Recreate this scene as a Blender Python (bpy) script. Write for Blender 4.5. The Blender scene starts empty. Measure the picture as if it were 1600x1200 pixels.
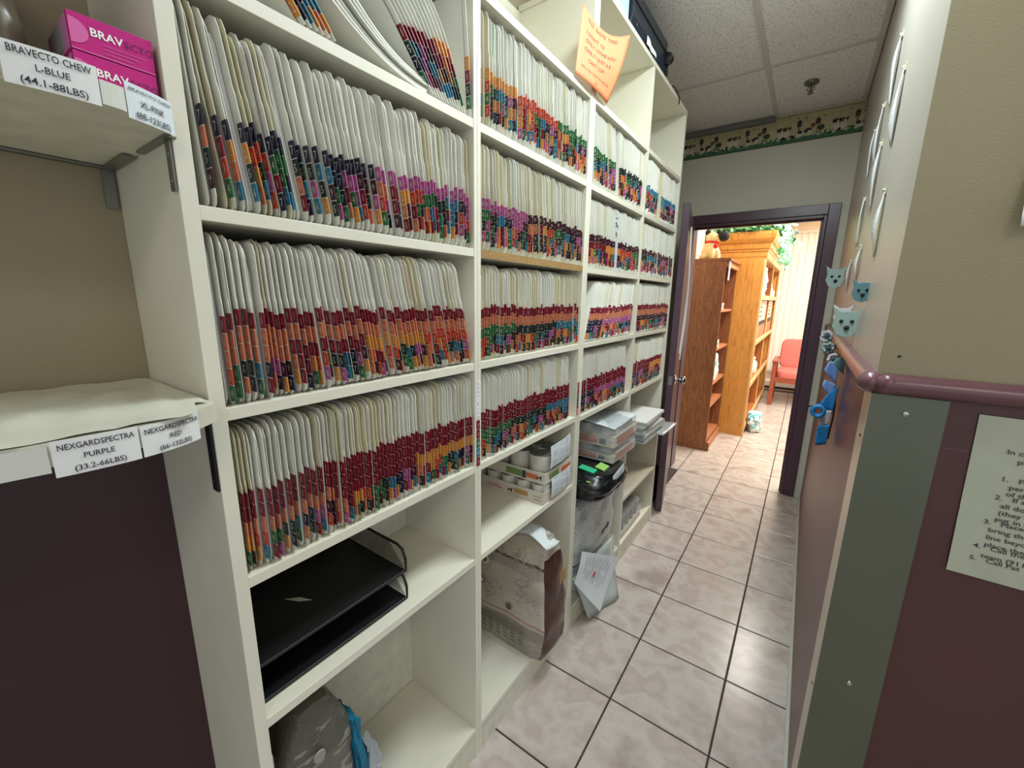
import bpy, bmesh, math, random
from mathutils import Vector, Matrix, noise as mnoise
C = bpy.context.scene.collection
D = bpy.data
R = random.Random(7)
PI = math.pi
# ------------------------------------------------------------------ camera, world, lights, exposure
def srgb(h):
    h = h.lstrip('#'); v = [int(h[i:i+2], 16)/255 for i in (0, 2, 4)]
    return tuple(x/12.92 if x <= .04045 else ((x+.055)/1.055)**2.4 for x in v) + (1,)
cam = D.objects.new('camera', D.cameras.new('camera')); C.objects.link(cam)
yaw, pit, rol = math.radians(35.0912), math.radians(-11.8275), math.radians(0.8407)
fw = Vector((-math.sin(yaw)*math.cos(pit), math.cos(yaw)*math.cos(pit), math.sin(pit)))
rt = Vector((math.cos(yaw), math.sin(yaw), 0)); up = rt.cross(fw)
r2 = rt*math.cos(rol) + up*math.sin(rol); u2 = -rt*math.sin(rol) + up*math.cos(rol)
M = Matrix((r2, u2, -fw)).transposed().to_4x4(); M.translation = (0.4042, -1.2265, 1.4211)
cam.matrix_world = M
cam.data.sensor_width = 36; cam.data.lens = 36*644.42/1600; cam.data.clip_start = .02
sc = bpy.context.scene; sc.camera = cam
sc.view_settings.view_transform = 'Standard'; sc.view_settings.look = 'None'
sc.view_settings.gamma = 1; sc.view_settings.use_curve_mapping = False
sc.view_settings.exposure = 0.22
w = D.worlds.new('world'); sc.world = w; w.use_nodes = True
w.node_tree.nodes['Background'].inputs[0].default_value = (.88, .93, 1, 1)
w.node_tree.nodes['Background'].inputs[1].default_value = .74
def area(name, loc, rot, sx, sy, energy, col):
    l = D.lights.new(name, 'AREA'); l.shape = 'RECTANGLE'; l.size = sx; l.size_y = sy
    l.energy = energy; l.color = col; o = D.objects.new(name, l); C.objects.link(o)
    o.location = loc; o.rotation_euler = rot; return o
area('ceiling_lamp_corridor', (.29, .04, 2.600), (0, 0, 0), .30, 1.15, 27, (.86, .97, 1))
area('ceiling_lamp_near_room', (1.3, -2.4, 2.615), (0, 0, 0), .6, 1.2, 15, (1, .93, .80))
area('front_room_fill_lamp', (.55, 3.5, 2.60), (0, 0, 0), .6, 1.2, 76, (1, .93, .84))  # overhead fill added to brighten the daylit front room, no fitting there
area('front_room_fill_lamp', (.75, 5.1, 2.60), (0, 0, 0), .6, 1.2, 48, (1, .93, .84))  # second added fill, deeper in the front room
area('daylight_window', (.6, 6.95, 1.45), (-PI/2, 0, 0), 2.3, 2.2, 28, (1, .97, .93))

# ------------------------------------------------------------------ materials
MATS = {}
def nt(m):
    m.use_nodes = True; return m.node_tree, m.node_tree.nodes['Principled BSDF']
def mat(name, col, rough=.6, metal=0, var=0.0, vscale=8, bump=0, bscale=200, spec=.5, rand=0, coat=0, emit=0, alpha=1, trans=0):
    if name in MATS: return MATS[name]
    m = D.materials.new(name); t, b = nt(m); MATS[name] = m
    c = srgb(col) if isinstance(col, str) else col
    b.inputs['Base Color'].default_value = c; b.inputs['Roughness'].default_value = rough
    b.inputs['Metallic'].default_value = metal; b.inputs['Specular IOR Level'].default_value = spec
    b.inputs['Coat Weight'].default_value = coat
    if trans: b.inputs['Transmission Weight'].default_value = trans
    if alpha < 1: b.inputs['Alpha'].default_value = alpha
    tc = t.nodes.new('ShaderNodeNewGeometry')
    if var or rand:
        n = t.nodes.new('ShaderNodeTexNoise'); n.inputs['Scale'].default_value = vscale; n.inputs['Detail'].default_value = 6
        t.links.new(tc.outputs['Position'], n.inputs['Vector'])
        hv = t.nodes.new('ShaderNodeHueSaturation'); hv.inputs['Color'].default_value = c
        mr = t.nodes.new('ShaderNodeMapRange'); mr.inputs['To Min'].default_value = 1-var; mr.inputs['To Max'].default_value = 1+var
        mr.inputs['From Min'].default_value = .3; mr.inputs['From Max'].default_value = .7
        t.links.new(n.outputs['Fac'], mr.inputs['Value'])
        src = mr.outputs['Result']
        if rand:
            oi = t.nodes.new('ShaderNodeObjectInfo'); m2 = t.nodes.new('ShaderNodeMapRange')
            m2.inputs['To Min'].default_value = 1-rand; m2.inputs['To Max'].default_value = 1+rand*.6
            t.links.new(oi.outputs['Random'], m2.inputs['Value'])
            mu = t.nodes.new('ShaderNodeMath'); mu.operation = 'MULTIPLY'
            t.links.new(src, mu.inputs[0]); t.links.new(m2.outputs['Result'], mu.inputs[1]); src = mu.outputs[0]
        t.links.new(src, hv.inputs['Value']); t.links.new(hv.outputs['Color'], b.inputs['Base Color'])
    if bump:
        n2 = t.nodes.new('ShaderNodeTexNoise'); n2.inputs['Scale'].default_value = bscale; n2.inputs['Detail'].default_value = 3
        t.links.new(tc.outputs['Position'], n2.inputs['Vector'])
        bp = t.nodes.new('ShaderNodeBump'); bp.inputs['Strength'].default_value = bump; bp.inputs['Distance'].default_value = .002
        t.links.new(n2.outputs['Fac'], bp.inputs['Height']); t.links.new(bp.outputs['Normal'], b.inputs['Normal'])
    return m
def noise_mix(name, cols, scale, vec=(1, 1, 1), rough=.5, detail=8, stops=None, bump=0, spec=.5, rand_off=False, dist=0, const=False, obj=False):
    """colour ramp over a stretched noise"""
    m = D.materials.new(name); t, b = nt(m); MATS[name] = m
    g = t.nodes.new('ShaderNodeTexCoord') if obj else t.nodes.new('ShaderNodeNewGeometry')
    mp = t.nodes.new('ShaderNodeMapping'); mp.inputs['Scale'].default_value = vec
    t.links.new(g.outputs['Object' if obj else 'Position'], mp.inputs['Vector'])
    if rand_off:
        oi = t.nodes.new('ShaderNodeObjectInfo'); ml = t.nodes.new('ShaderNodeMath'); ml.operation = 'MULTIPLY'; ml.inputs[1].default_value = 40
        t.links.new(oi.outputs['Random'], ml.inputs[0]); cb = t.nodes.new('ShaderNodeCombineXYZ')
        t.links.new(ml.outputs[0], cb.inputs[0]); t.links.new(ml.outputs[0], cb.inputs[1]); t.links.new(cb.outputs[0], mp.inputs['Location'])
    n = t.nodes.new('ShaderNodeTexNoise'); n.inputs['Scale'].default_value = scale; n.inputs['Detail'].default_value = detail
    n.inputs['Distortion'].default_value = dist
    t.links.new(mp.outputs[0], n.inputs['Vector'])
    cr = t.nodes.new('ShaderNodeValToRGB'); el = cr.color_ramp.elements
    if const: cr.color_ramp.interpolation = 'CONSTANT'
    k = len(cols); stops = stops or [.3+.4*i/(k-1) for i in range(k)]
    el[0].position = stops[0]; el[0].color = srgb(cols[0]); el[1].position = stops[-1]; el[1].color = srgb(cols[-1])
    for i in range(1, k-1):
        e = el.new(stops[i]); e.color = srgb(cols[i])
    t.links.new(n.outputs['Fac'], cr.inputs[0]); t.links.new(cr.outputs[0], b.inputs['Base Color'])
    b.inputs['Roughness'].default_value = rough; b.inputs['Specular IOR Level'].default_value = spec
    if bump:
        bp = t.nodes.new('ShaderNodeBump'); bp.inputs['Strength'].default_value = bump; bp.inputs['Distance'].default_value = .002
        t.links.new(n.outputs['Fac'], bp.inputs['Height']); t.links.new(bp.outputs['Normal'], b.inputs['Normal'])
    return m
def bag_mat(name, bands, axis=2, rough=.4, ink='#8a857c', ink_amt=.47, lines=(30, 30, 260), wrinkle=.6):
    """printed sack film: colour bands by height plus rows of fine print"""
    m = D.materials.new(name); t, b = nt(m); MATS[name] = m
    g = t.nodes.new('ShaderNodeTexCoord'); s = t.nodes.new('ShaderNodeSeparateXYZ')
    t.links.new(g.outputs['Object'], s.inputs[0])
    cr = t.nodes.new('ShaderNodeValToRGB'); cr.color_ramp.interpolation = 'CONSTANT'; el = cr.color_ramp.elements
    el[0].position = 0; el[0].color = srgb(bands[0][1]); el[1].position = bands[1][0]; el[1].color = srgb(bands[1][1])
    for p, c in bands[2:]:
        e = el.new(p); e.color = srgb(c)
    t.links.new(s.outputs[axis], cr.inputs[0])
    mp = t.nodes.new('ShaderNodeMapping'); mp.inputs['Scale'].default_value = lines; t.links.new(g.outputs['Object'], mp.inputs[0])
    n = t.nodes.new('ShaderNodeTexNoise'); n.inputs['Scale'].default_value = 1; n.inputs['Detail'].default_value = 1; t.links.new(mp.outputs[0], n.inputs['Vector'])
    n3 = t.nodes.new('ShaderNodeTexNoise'); n3.inputs['Scale'].default_value = 9; n3.inputs['Detail'].default_value = 1; t.links.new(g.outputs['Object'], n3.inputs['Vector'])
    ad = t.nodes.new('ShaderNodeMath'); ad.operation = 'ADD'; t.links.new(n.outputs['Fac'], ad.inputs[0]); t.links.new(n3.outputs['Fac'], ad.inputs[1])
    gt = t.nodes.new('ShaderNodeMath'); gt.operation = 'GREATER_THAN'; gt.inputs[1].default_value = 2*ink_amt + .1; t.links.new(ad.outputs[0], gt.inputs[0])
    mx = t.nodes.new('ShaderNodeMix'); mx.data_type = 'RGBA'; t.links.new(gt.outputs[0], mx.inputs[0])
    t.links.new(cr.outputs[0], mx.inputs[6]); mx.inputs[7].default_value = srgb(ink); t.links.new(mx.outputs[2], b.inputs['Base Color'])
    b.inputs['Roughness'].default_value = rough
    n2 = t.nodes.new('ShaderNodeTexNoise'); n2.inputs['Scale'].default_value = 28; n2.inputs['Detail'].default_value = 5; n2.inputs['Distortion'].default_value = 1
    t.links.new(g.outputs['Object'], n2.inputs['Vector'])
    bp = t.nodes.new('ShaderNodeBump'); bp.inputs['Strength'].default_value = wrinkle; bp.inputs['Distance'].default_value = .008
    t.links.new(n2.outputs['Fac'], bp.inputs['Height']); t.links.new(bp.outputs['Normal'], b.inputs['Normal'])
    return m

WHITE = mat('white_melamine', '#dfdbc8', .42, var=.04, vscale=5, bump=.08, bscale=60)
WHITE2 = mat('worn_white_melamine', '#d3d0bc', .5, var=.09, vscale=30)
PART = noise_mix('raw_particleboard', ['#8c6b40', '#a9854f', '#6f5433'], 180, rough=.8, bump=.3)
BEIGE = mat('beige_wall_paint', '#978a6e', .55, var=.03, vscale=3, bump=.25, bscale=420)
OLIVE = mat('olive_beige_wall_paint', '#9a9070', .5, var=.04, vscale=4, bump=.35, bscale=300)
PALEW = mat('pale_grey_wall_paint', '#b6b2a6', .38, var=.03, vscale=5, bump=.25, bscale=300)
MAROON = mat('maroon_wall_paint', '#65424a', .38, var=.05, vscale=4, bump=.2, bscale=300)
MAROON3 = mat('niche_shaded_maroon_paint', '#3a2024', .5, var=.06, vscale=5)  # wainscot maroon darkened: shade under the niche shelf put into the colour
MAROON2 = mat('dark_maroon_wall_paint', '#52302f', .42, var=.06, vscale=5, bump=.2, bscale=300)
PURPLE = mat('plum_gloss_paint', '#513844', .3, var=.05, vscale=12)
RAIL = mat('mauve_rail_paint', '#6e4a50', .28, var=.05, vscale=10)
STEEL = mat('brushed_steel', '#8f968a', .32, 1, var=.1, vscale=3)
STEELD = mat('dull_steel_guard', '#686c5c', .42, .55, var=.07, vscale=3)
CHROME = mat('satin_chrome', '#b9b9b2', .2, 1)
ZINC = mat('zinc_bracket', '#83857e', .4, .8)
BLACK = mat('black_enamel', '#0b0b0c', .5)
BLACKP = mat('black_plastic', '#1b2330', .38)
FOLD = mat('folder_card', '#dddcd0', .65, var=.05, vscale=14, rand=.10, bump=.1, bscale=120)
FOLDC = mat('folder_cream_card', '#d3cdb0', .65, var=.05, vscale=14, rand=.10)
PAPER = mat('paper', '#e2e3e0', .7, var=.02, vscale=20)
PAPERB = mat('cool_white_paper', '#d3dadd', .6, var=.04, vscale=15)
PAPERG = mat('greenish_paper', '#b7bca6', .6, var=.05, vscale=14)
INK = mat('ink', '#2a2a2c', .6)
INKG = mat('grey_ink', '#85868a', .6)
ORANGE = mat('orange_paper', '#f08a5c', .6, var=.03, vscale=10)
MAGENTA = mat('magenta_carton', '#c01f7c', .35)
MAGENTAL = mat('pale_magenta_print', '#d867a6', .4)
WHITEP = mat('white_print', '#f2f2ee', .5)
RED = mat('red_marker', '#e0403c', .5)
GREENM = mat('green_marker', '#2f9a4c', .5)
FLAPD = mat('grey_end_flap', '#8b5a78', .5)
LEAFLET = mat('leaflet', '#b6a593', .5, var=.04)
BLUEBAG = mat('teal_bag_film', '#0f6c8c', .25)
CLOTHB = mat('blue_ribbon', '#1c78b4', .55)
CLOTHL = mat('periwinkle_ribbon', '#6f8fc4', .6)
CLOTHT = mat('aqua_ribbon', '#587f86', .6)
MINT = mat('mint_felt', '#8ea39c', .8)
GREYF = mat('pale_grey_felt', '#b9b9c0', .8)
DARKT = mat('dark_teal_felt', '#24424c', .7)
OAK = noise_mix('golden_oak', ['#c07f38', '#d39648', '#b0702c'], 5, (9, 9, .9), rough=.4, dist=.8)
OAKL = noise_mix('pale_oak_front', ['#d9a468', '#e6b87e', '#cc9358'], 5, (9, 1.2, 9), rough=.4, dist=.6)
OAKD = noise_mix('oak_back_panel', ['#9c5a2b', '#aa6632', '#8b4e25'], 5, (9, 9, .9), rough=.5)
BROWN = noise_mix('brown_laminate', ['#84502f', '#98613c', '#6f3f26', '#8e5834'], 5, (12, 12, 1.0), rough=.42, dist=2.2)
BROWNF = noise_mix('brown_laminate_edge', ['#a86a48', '#b87a55', '#9a5f40'], 5, (8, 1, 8), rough=.45)
PINK = mat('salmon_upholstery', '#cf6f66', .8, var=.06, vscale=60, bump=.3, bscale=500)
CHAIRW = mat('reddish_chair_wood', '#9c4f36', .4, var=.1, vscale=20)
ROOMW = mat('front_room_wall_paint', '#e3d9c6', .6)
CREAMP = mat('plush_cream', '#e8cf9c', .9, bump=.6, bscale=300)
BLACKF = mat('black_plush', '#15161a', .8, bump=.5, bscale=300)
REDF = mat('red_felt', '#d32436', .7)
LEAF = noise_mix('ivy_leaf', ['#3f8f5a', '#5cb57c', '#8fcf9f', '#2f7048'], 20, rough=.5)
LEAFD = mat('dark_ivy_leaf', '#2c4038', .5)
YELLOW = mat('yellow_fruit', '#c8c24a', .5)
HEATER = mat('heater_enamel', '#d9d6cc', .4)
KRAFT = mat('tan_carton', '#b08a66', .7)
TRAYC = mat('tray_carton', '#cdc5b6', .6, var=.04, vscale=25)
ORANGP = mat('orange_print', '#c96f3c', .5)
GREENP = mat('olive_green_print', '#6f8a4a', .5)
TANP = mat('tan_print', '#b08c52', .5)
PINKP = mat('pink_print', '#c98585', .5)
CANM = mat('can_label', '#c6c3b8', .45, var=.06, vscale=50)
CANL = mat('can_lid', '#8f9389', .3, .8)
FILMW = mat('clear_wrap', '#c8cdd0', .15, alpha=.35)
# tiles
TILE = noise_mix('ceramic_tile', ['#a09289', '#b5aaa2', '#c0b8b1', '#b2a59e', '#c2b5ac'], 6, rough=.22, detail=9, rand_off=True,
                 stops=[.3, .42, .5, .58, .7], bump=.05)
GROUT = mat('dark_grout', '#3a302d', .85)
CTILE = noise_mix('ceiling_tile_mineral', ['#9b9a95', '#eeeeec', '#f3f4f2'], 140, rough=.9, stops=[.33, .41, .6], bump=.35, detail=3)
TBAR = mat('tee_bar_enamel', '#cfcdc8', .5)

# ------------------------------------------------------------------ mesh builder
def v3(a): return Vector(a)
class MB:
    def __init__(s): s.v = []; s.f = []; s.m = []; s.mi = 0
    def poly(s, pts, mi=None):
        b = len(s.v); s.v += [tuple(p) for p in pts]; s.f.append(tuple(range(b, b+len(pts)))); s.m.append(s.mi if mi is None else mi)
    def box(s, a, b, mi=None, faces=None):
        x0, y0, z0 = [min(p, q) for p, q in zip(a, b)]; x1, y1, z1 = [max(p, q) for p, q in zip(a, b)]
        k = len(s.v); s.v += [(x0,y0,z0),(x1,y0,z0),(x1,y1,z0),(x0,y1,z0),(x0,y0,z1),(x1,y0,z1),(x1,y1,z1),(x0,y1,z1)]
        for q in ((0,3,2,1),(4,5,6,7),(0,1,5,4),(1,2,6,5),(2,3,7,6),(3,0,4,7)):
            s.f.append(tuple(k+i for i in q)); s.m.append(s.mi if mi is None else mi)
        return s
    def obox(s, c, ax, ay, az, mi=None):
        """oriented box: centre and three half-axis vectors"""
        c, ax, ay, az = map(v3, (c, ax, ay, az)); k = len(s.v)
        for sz in (-1, 1):
            for sx, sy in ((-1,-1),(1,-1),(1,1),(-1,1)): s.v.append(tuple(c+ax*sx+ay*sy+az*sz))
        for q in ((0,3,2,1),(4,5,6,7),(0,1,5,4),(1,2,6,5),(2,3,7,6),(3,0,4,7)):
            s.f.append(tuple(k+i for i in q)); s.m.append(s.mi if mi is None else mi)
        return s
    def prism(s, pts, d, mi=None):
        """closed polygon pts (3-D) extruded along d"""
        n = len(pts); k = len(s.v); d = v3(d); s.v += [tuple(p) for p in pts] + [tuple(v3(p)+d) for p in pts]
        mm = s.mi if mi is None else mi
        s.f.append(tuple(range(k, k+n))); s.f.append(tuple(range(k+2*n-1, k+n-1, -1))); s.m += [mm, mm]
        for i in range(n):
            j = (i+1) % n; s.f.append((k+j, k+i, k+n+i, k+n+j)); s.m.append(mm)
        return s
    def grid(s, fn, nu, nv, mi=None, closeu=False):
        k = len(s.v); mm = s.mi if mi is None else mi
        for j in range(nv+1):
            for i in range(nu if closeu else nu+1): s.v.append(tuple(fn(i/nu, j/nv)))
        W = nu if closeu else nu+1
        for j in range(nv):
            for i in range(nu):
                i2 = (i+1) % W; s.f.append((k+j*W+i, k+j*W+i2, k+(j+1)*W+i2, k+(j+1)*W+i)); s.m.append(mm)
        return s
    def lathe(s, c, prof, n=20, mi=None, axis='z'):
        c = v3(c); k = len(s.v); mm = s.mi if mi is None else mi
        for r, z in prof:
            for i in range(n):
                a = 2*PI*i/n; p = (r*math.cos(a), r*math.sin(a), z)
                if axis == 'x': p = (z, p[0], p[1])
                if axis == 'y': p = (p[0], -z, p[1])
                s.v.append(tuple(c+v3(p)))
        for j in range(len(prof)-1):
            for i in range(n):
                i2 = (i+1) % n; s.f.append((k+j*n+i, k+j*n+i2, k+(j+1)*n+i2, k+(j+1)*n+i)); s.m.append(mm)
        s.f.append(tuple(range(k+n-1, k-1, -1))); e = k+(len(prof)-1)*n; s.f.append(tuple(range(e, e+n))); s.m += [mm, mm]
        return s
    def tube(s, pts, r, n=8, mi=None):
        pts = [v3(p) for p in pts]; k = len(s.v); mm = s.mi if mi is None else mi; rs = r if isinstance(r, (list, tuple)) else [r]*len(pts)
        ref = v3((0, 0, 1))
        for q, p in enumerate(pts):
            t = (pts[min(q+1, len(pts)-1)]-pts[max(q-1, 0)]).normalized()
            if abs(t.dot(ref)) > .95: ref = v3((1, 0, 0))
            a = t.cross(ref).normalized(); b = t.cross(a)
            for i in range(n):
                an = 2*PI*i/n; s.v.append(tuple(p+(a*math.cos(an)+b*math.sin(an))*rs[q]))
        for j in range(len(pts)-1):
            for i in range(n):
                i2 = (i+1) % n; s.f.append((k+j*n+i, k+j*n+i2, k+(j+1)*n+i2, k+(j+1)*n+i)); s.m.append(mm)
        s.f.append(tuple(range(k+n-1, k-1, -1))); e = k+(len(pts)-1)*n; s.f.append(tuple(range(e, e+n))); s.m += [mm, mm]
        return s
    def ball(s, c, r, n=14, m=9, mi=None, jit=0):
        r = (r, r, r) if not isinstance(r, (list, tuple)) else r; c = v3(c)
        def fn(u, v):
            a = 2*PI*u; b = PI*(v-.5)*.998; return (c[0]+r[0]*math.cos(b)*math.cos(a), c[1]+r[1]*math.cos(b)*math.sin(a), c[2]+r[2]*math.sin(b))
        return s.grid(fn, n, m, mi, True)
    def add(s, me, mtx, mi=None):
        k = len(s.v); s.v += [tuple(mtx @ v.co) for v in me.vertices]
        for p in me.polygons: s.f.append(tuple(k+i for i in p.vertices)); s.m.append(s.mi if mi is None else mi)
    def merge(s, verts, faces, mats, mtx):
        k = len(s.v); s.v += [tuple(mtx @ v3(p)) for p in verts]
        for f, q in zip(faces, mats): s.f.append(tuple(k+i for i in f)); s.m.append(q)
    def compact(s):
        ids = {}; nv = []
        nf = []
        for f in s.f:
            g = []
            for i in f:
                if i not in ids: ids[i] = len(nv); nv.append(s.v[i])
                g.append(ids[i])
            nf.append(tuple(g))
        s.v, s.f = nv, nf
    def mesh(s, name, mats, org=(0, 0, 0), smooth=False, ang=40):
        me = D.meshes.new(name); o = v3(org)
        me.from_pydata([tuple(v3(p)-o) for p in s.v], [], s.f)
        for q in (mats if isinstance(mats, (list, tuple)) else [mats]): me.materials.append(q)
        me.polygons.foreach_set('material_index', s.m)
        if smooth:
            me.polygons.foreach_set('use_smooth', [True]*len(s.f)); me.update(); me.set_sharp_from_angle(angle=math.radians(ang))
        me.update(); return me
def rootloc(p):
    o = v3((0, 0, 0))
    while p: o += p.location; p = p.parent
    return o
def obj(name, mb, mats, parent=None, loc=None, smooth=False, bevel=0, ang=40, label=None):
    org = rootloc(parent) if parent else v3(loc or (0, 0, 0))
    o = D.objects.new(name, mb.mesh(name, mats, org, smooth, ang)); C.objects.link(o)
    if parent: o.parent = parent
    else: o.location = org
    if bevel:
        b = o.modifiers.new('edge', 'BEVEL'); b.width = bevel; b.segments = 2; b.limit_method = 'ANGLE'; b.harden_normals = False
    if label: o['label'] = label
    return o
def tag(o, label, cat, group=None):
    o['label'] = label; o['category'] = cat
    if group: o['group'] = group
    return o
def thing(name, label, cat, loc, group=None):
    o = D.objects.new(name, None); C.objects.link(o); o.location = loc; o.empty_display_size = .05; return tag(o, label, cat, group)
def struct(name, mb, m, parent=None, loc=None, **k):
    o = obj(name, mb, m, parent, loc, **k)
    if not parent: o['kind'] = 'structure'
    return o
def B(*boxes):
    m = MB()
    for a, b in boxes: m.box(a, b)
    return m
_T = {}
def text_into(mb, s, size, o, u, v, mi=0, align='LEFT', sx=1.0, bold=0):
    """lettering laid flat at o, along u, up v"""
    key = (s, align, bold)
    if key not in _T:
        cu = D.curves.new('t', 'FONT'); cu.body = s; cu.size = 1; cu.align_x = align; cu.offset = bold; cu.resolution_u = 1 if len(s) == 1 else 2
        ob = D.objects.new('t', cu); C.objects.link(ob); dg = bpy.context.evaluated_depsgraph_get()
        _T[key] = D.meshes.new_from_object(ob.evaluated_get(dg)); D.objects.remove(ob)
    u = v3(u).normalized(); v = v3(v).normalized(); n = u.cross(v)
    mx = Matrix.Translation(v3(o)) @ Matrix((u*size*sx, v*size, n*size)).transposed().to_4x4()
    mb.add(_T[key], mx, mi)

# ------------------------------------------------------------------ setting: floor
fl = struct('floor', B(((-1.2, -3.4, -.08), (3.2, 7.0, -.004))), GROUT)
def tile_mesh(x0, y0, x1, y1):
    m = MB(); h = .0045; c = .002
    for k, (e, z) in enumerate(((0, -.004), (0, h-c-.0045), (c, 0))):
        m.v += [(x0+e, y0+e, z), (x1-e, y0+e, z), (x1-e, y1-e, z), (x0+e, y1-e, z)]
    for k in range(2):
        for i in range(4): m.f.append((k*4+i, k*4+(i+1) % 4, k*4+4+(i+1) % 4, k*4+4+i)); m.m.append(0)
    m.f.append((8, 9, 10, 11)); m.m.append(0); return m.mesh('tile', TILE)
T = .33; G = .003
full = tile_mesh(G, G, T-G, T-G); cache = {}
def put_tile(i, j, x1=None, x0=None):
    a, b = (x0 if x0 is not None else i*T), (x1 if x1 is not None else i*T+T)
    if x1 is None and x0 is None: me = full
    else:
        key = (round(b-a, 4)); me = cache.get(key) or tile_mesh(G, G, b-a-G, T-G); cache[key] = me
    o = D.objects.new('tile', me); C.objects.link(o); o.parent = fl; o.location = (a, j*T, 0)
for j in range(-7, 21):
    y = j*T
    for i in range(-3, 6):
        if j < 7:                              # corridor and near room
            if i < -1: continue
            if i == 1 and y > -.2: put_tile(i, j, x1=.534); continue
            if i > 1 and y > -.4: continue
            if i == -1 and y < -.9 and False: continue
            put_tile(i, j)
        elif -2 <= i <= 4 and j < 20: put_tile(i, j)
# ceiling
CZ = 2.64
ce = struct('ceiling', B(((-1.2, -3.4, CZ+.012), (3.2, 2.37, CZ+.06))), TBAR)
xl = [-.557, .063, .683, 1.303, 1.923, 2.543]; yl = [2.315, 1.58, .36, -.86, -2.08, -3.3]
for a in range(5):
    for b in range(5):
        x0, x1, y1, y0 = xl[a], xl[a+1], yl[b], yl[b+1]
        if a == 1: x1 = .683 if y1 < 0 else .53
        if a > 1 and b < 2: continue
        if a > 1 and b == 2: y1 = -.13
        o = MB(); o.box((x0+.008, y0+.008, CZ+.001), (x1-.008, y1-.008, CZ+.012)); struct('ceiling_tile', o, CTILE, ce)
for x in xl[:2]: struct('tee_bar', B(((x-.012, -3.3, CZ-.006), (x+.012, 2.315, CZ+.001))), TBAR, ce)
for x in xl[2:]: struct('tee_bar', B(((x-.012, -3.3, CZ-.006), (x+.012, -.13, CZ+.001))), TBAR, ce)
for y in yl[1:3]: struct('tee_bar', B(((-.557, y-.012, CZ-.0055), (.53, y+.012, CZ+.001))), TBAR, ce)
for y in yl[3:]: struct('tee_bar', B(((-.557, y-.012, CZ-.0055), (2.543, y+.012, CZ+.001))), TBAR, ce)
struct('wall_angle', B(((.508, -.12, CZ-.006), (.531, 2.315, CZ+.001))), TBAR, ce)
# troffers (real fittings round the lamps)
for n, (x, y, sx, sy, lb) in enumerate(((.29, .04, .34, 1.22, 'recessed fluorescent ceiling fitting over the shelving corridor'),
                           (1.3, -2.4, .62, 1.22, 'recessed fluorescent ceiling fitting behind the maroon wall'))):
    t = thing('ceiling_light', lb, 'ceiling light', (x, y, CZ-.01))
    m = MB(); a, b = sx/2, sy/2
    for p, q in (((-a, -b), (a, -b+.02)), ((-a, b-.02), (a, b)), ((-a, -b), (-a+.02, b)), ((a-.02, -b), (a, b))):
        m.box((x+p[0], y+p[1], CZ-.03), (x+q[0], y+q[1], CZ+.0))
    obj('frame', m, TBAR, t); obj('pan', B(((x-a, y-b, CZ-.002), (x+a, y+b, CZ+.0))), WHITEP, t)

# walls
XW = .536; YE = 2.315; YC = -.12
wl = struct('wall_left', B(((-.70, -3.3, 0), (-.562, -1.012, 2.7)), ((-.70, -1.012, 0), (-.562, YE+.12, 2.7))), BEIGE)
struct('wall_panel', B(((-.562, -3.3, 1.26), (-.523, -1.0125, CZ-.01))), BEIGE, wl)
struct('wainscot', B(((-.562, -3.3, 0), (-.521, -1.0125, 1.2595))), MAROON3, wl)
wr = struct('wall_right', B(((XW, YC+.002, 1.245), (XW+.12, YE, 2.70))), PALEW)
struct('wainscot', B(((XW-.0005, YC+.001, 0), (XW+.12, YE, 1.245))), MAROON, wr)
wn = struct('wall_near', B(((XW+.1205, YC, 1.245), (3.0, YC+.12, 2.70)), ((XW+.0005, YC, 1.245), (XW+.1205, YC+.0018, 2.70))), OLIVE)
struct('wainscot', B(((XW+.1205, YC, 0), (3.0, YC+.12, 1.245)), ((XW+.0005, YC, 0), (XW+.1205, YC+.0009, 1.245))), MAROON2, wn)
wf = struct('wall_far', B(((-.70, YE, 1.985), (1.70, YE+.12, 2.70)), ((-.70, YE, 0), (-.405, YE+.12, 1.985)), ((.43, YE, 0), (1.70, YE+.12, 1.985))), mat('far_wall_paint', '#cfccb9', .55, var=.03, vscale=3, bump=.25, bscale=420))
struct('baseboard_right', B(((XW-.012, YC+.02, 0), (XW-.0006, YE-.001, .012))), mat('pale_floor_edge', '#b9b8ab', .5))
# chair rails
def rail_profile_x(x, sgn):  # rounded bar fixed to a wall facing -X
    return [(x+.0, z) for z in ()]
m = MB(); pr = []
for i in range(9):
    a = -PI/2 + PI*i/8; pr.append((.006+.019*math.cos(a), 1.262+.020*math.sin(a)))
pr = [(0, 1.242)] + pr + [(0, 1.282)]
m.prism([(XW-.0006-d, YC+.02, z) for d, z in pr], (0, YE-YC-.021, 0)); 
struct('trim_1', m, RAIL, smooth=True, ang=50)
m = MB(); m.ball((XW-.007, YC+.012, 1.262), (.023, .030, .0225)); struct('rail_end', m, RAIL, D.objects['trim_1'], smooth=True)
m = MB(); m.prism([(XW+.02, YC-.0006-d, z) for d, z in pr][::-1], (2.4, 0, 0)); struct('trim_2', m, RAIL, smooth=True, ang=50)
m = MB(); m.ball((XW+.018, YC-.007, 1.262), (.020, .022, .0215)); struct('rail_end', m, RAIL, D.objects['trim_2'], smooth=True)
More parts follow.
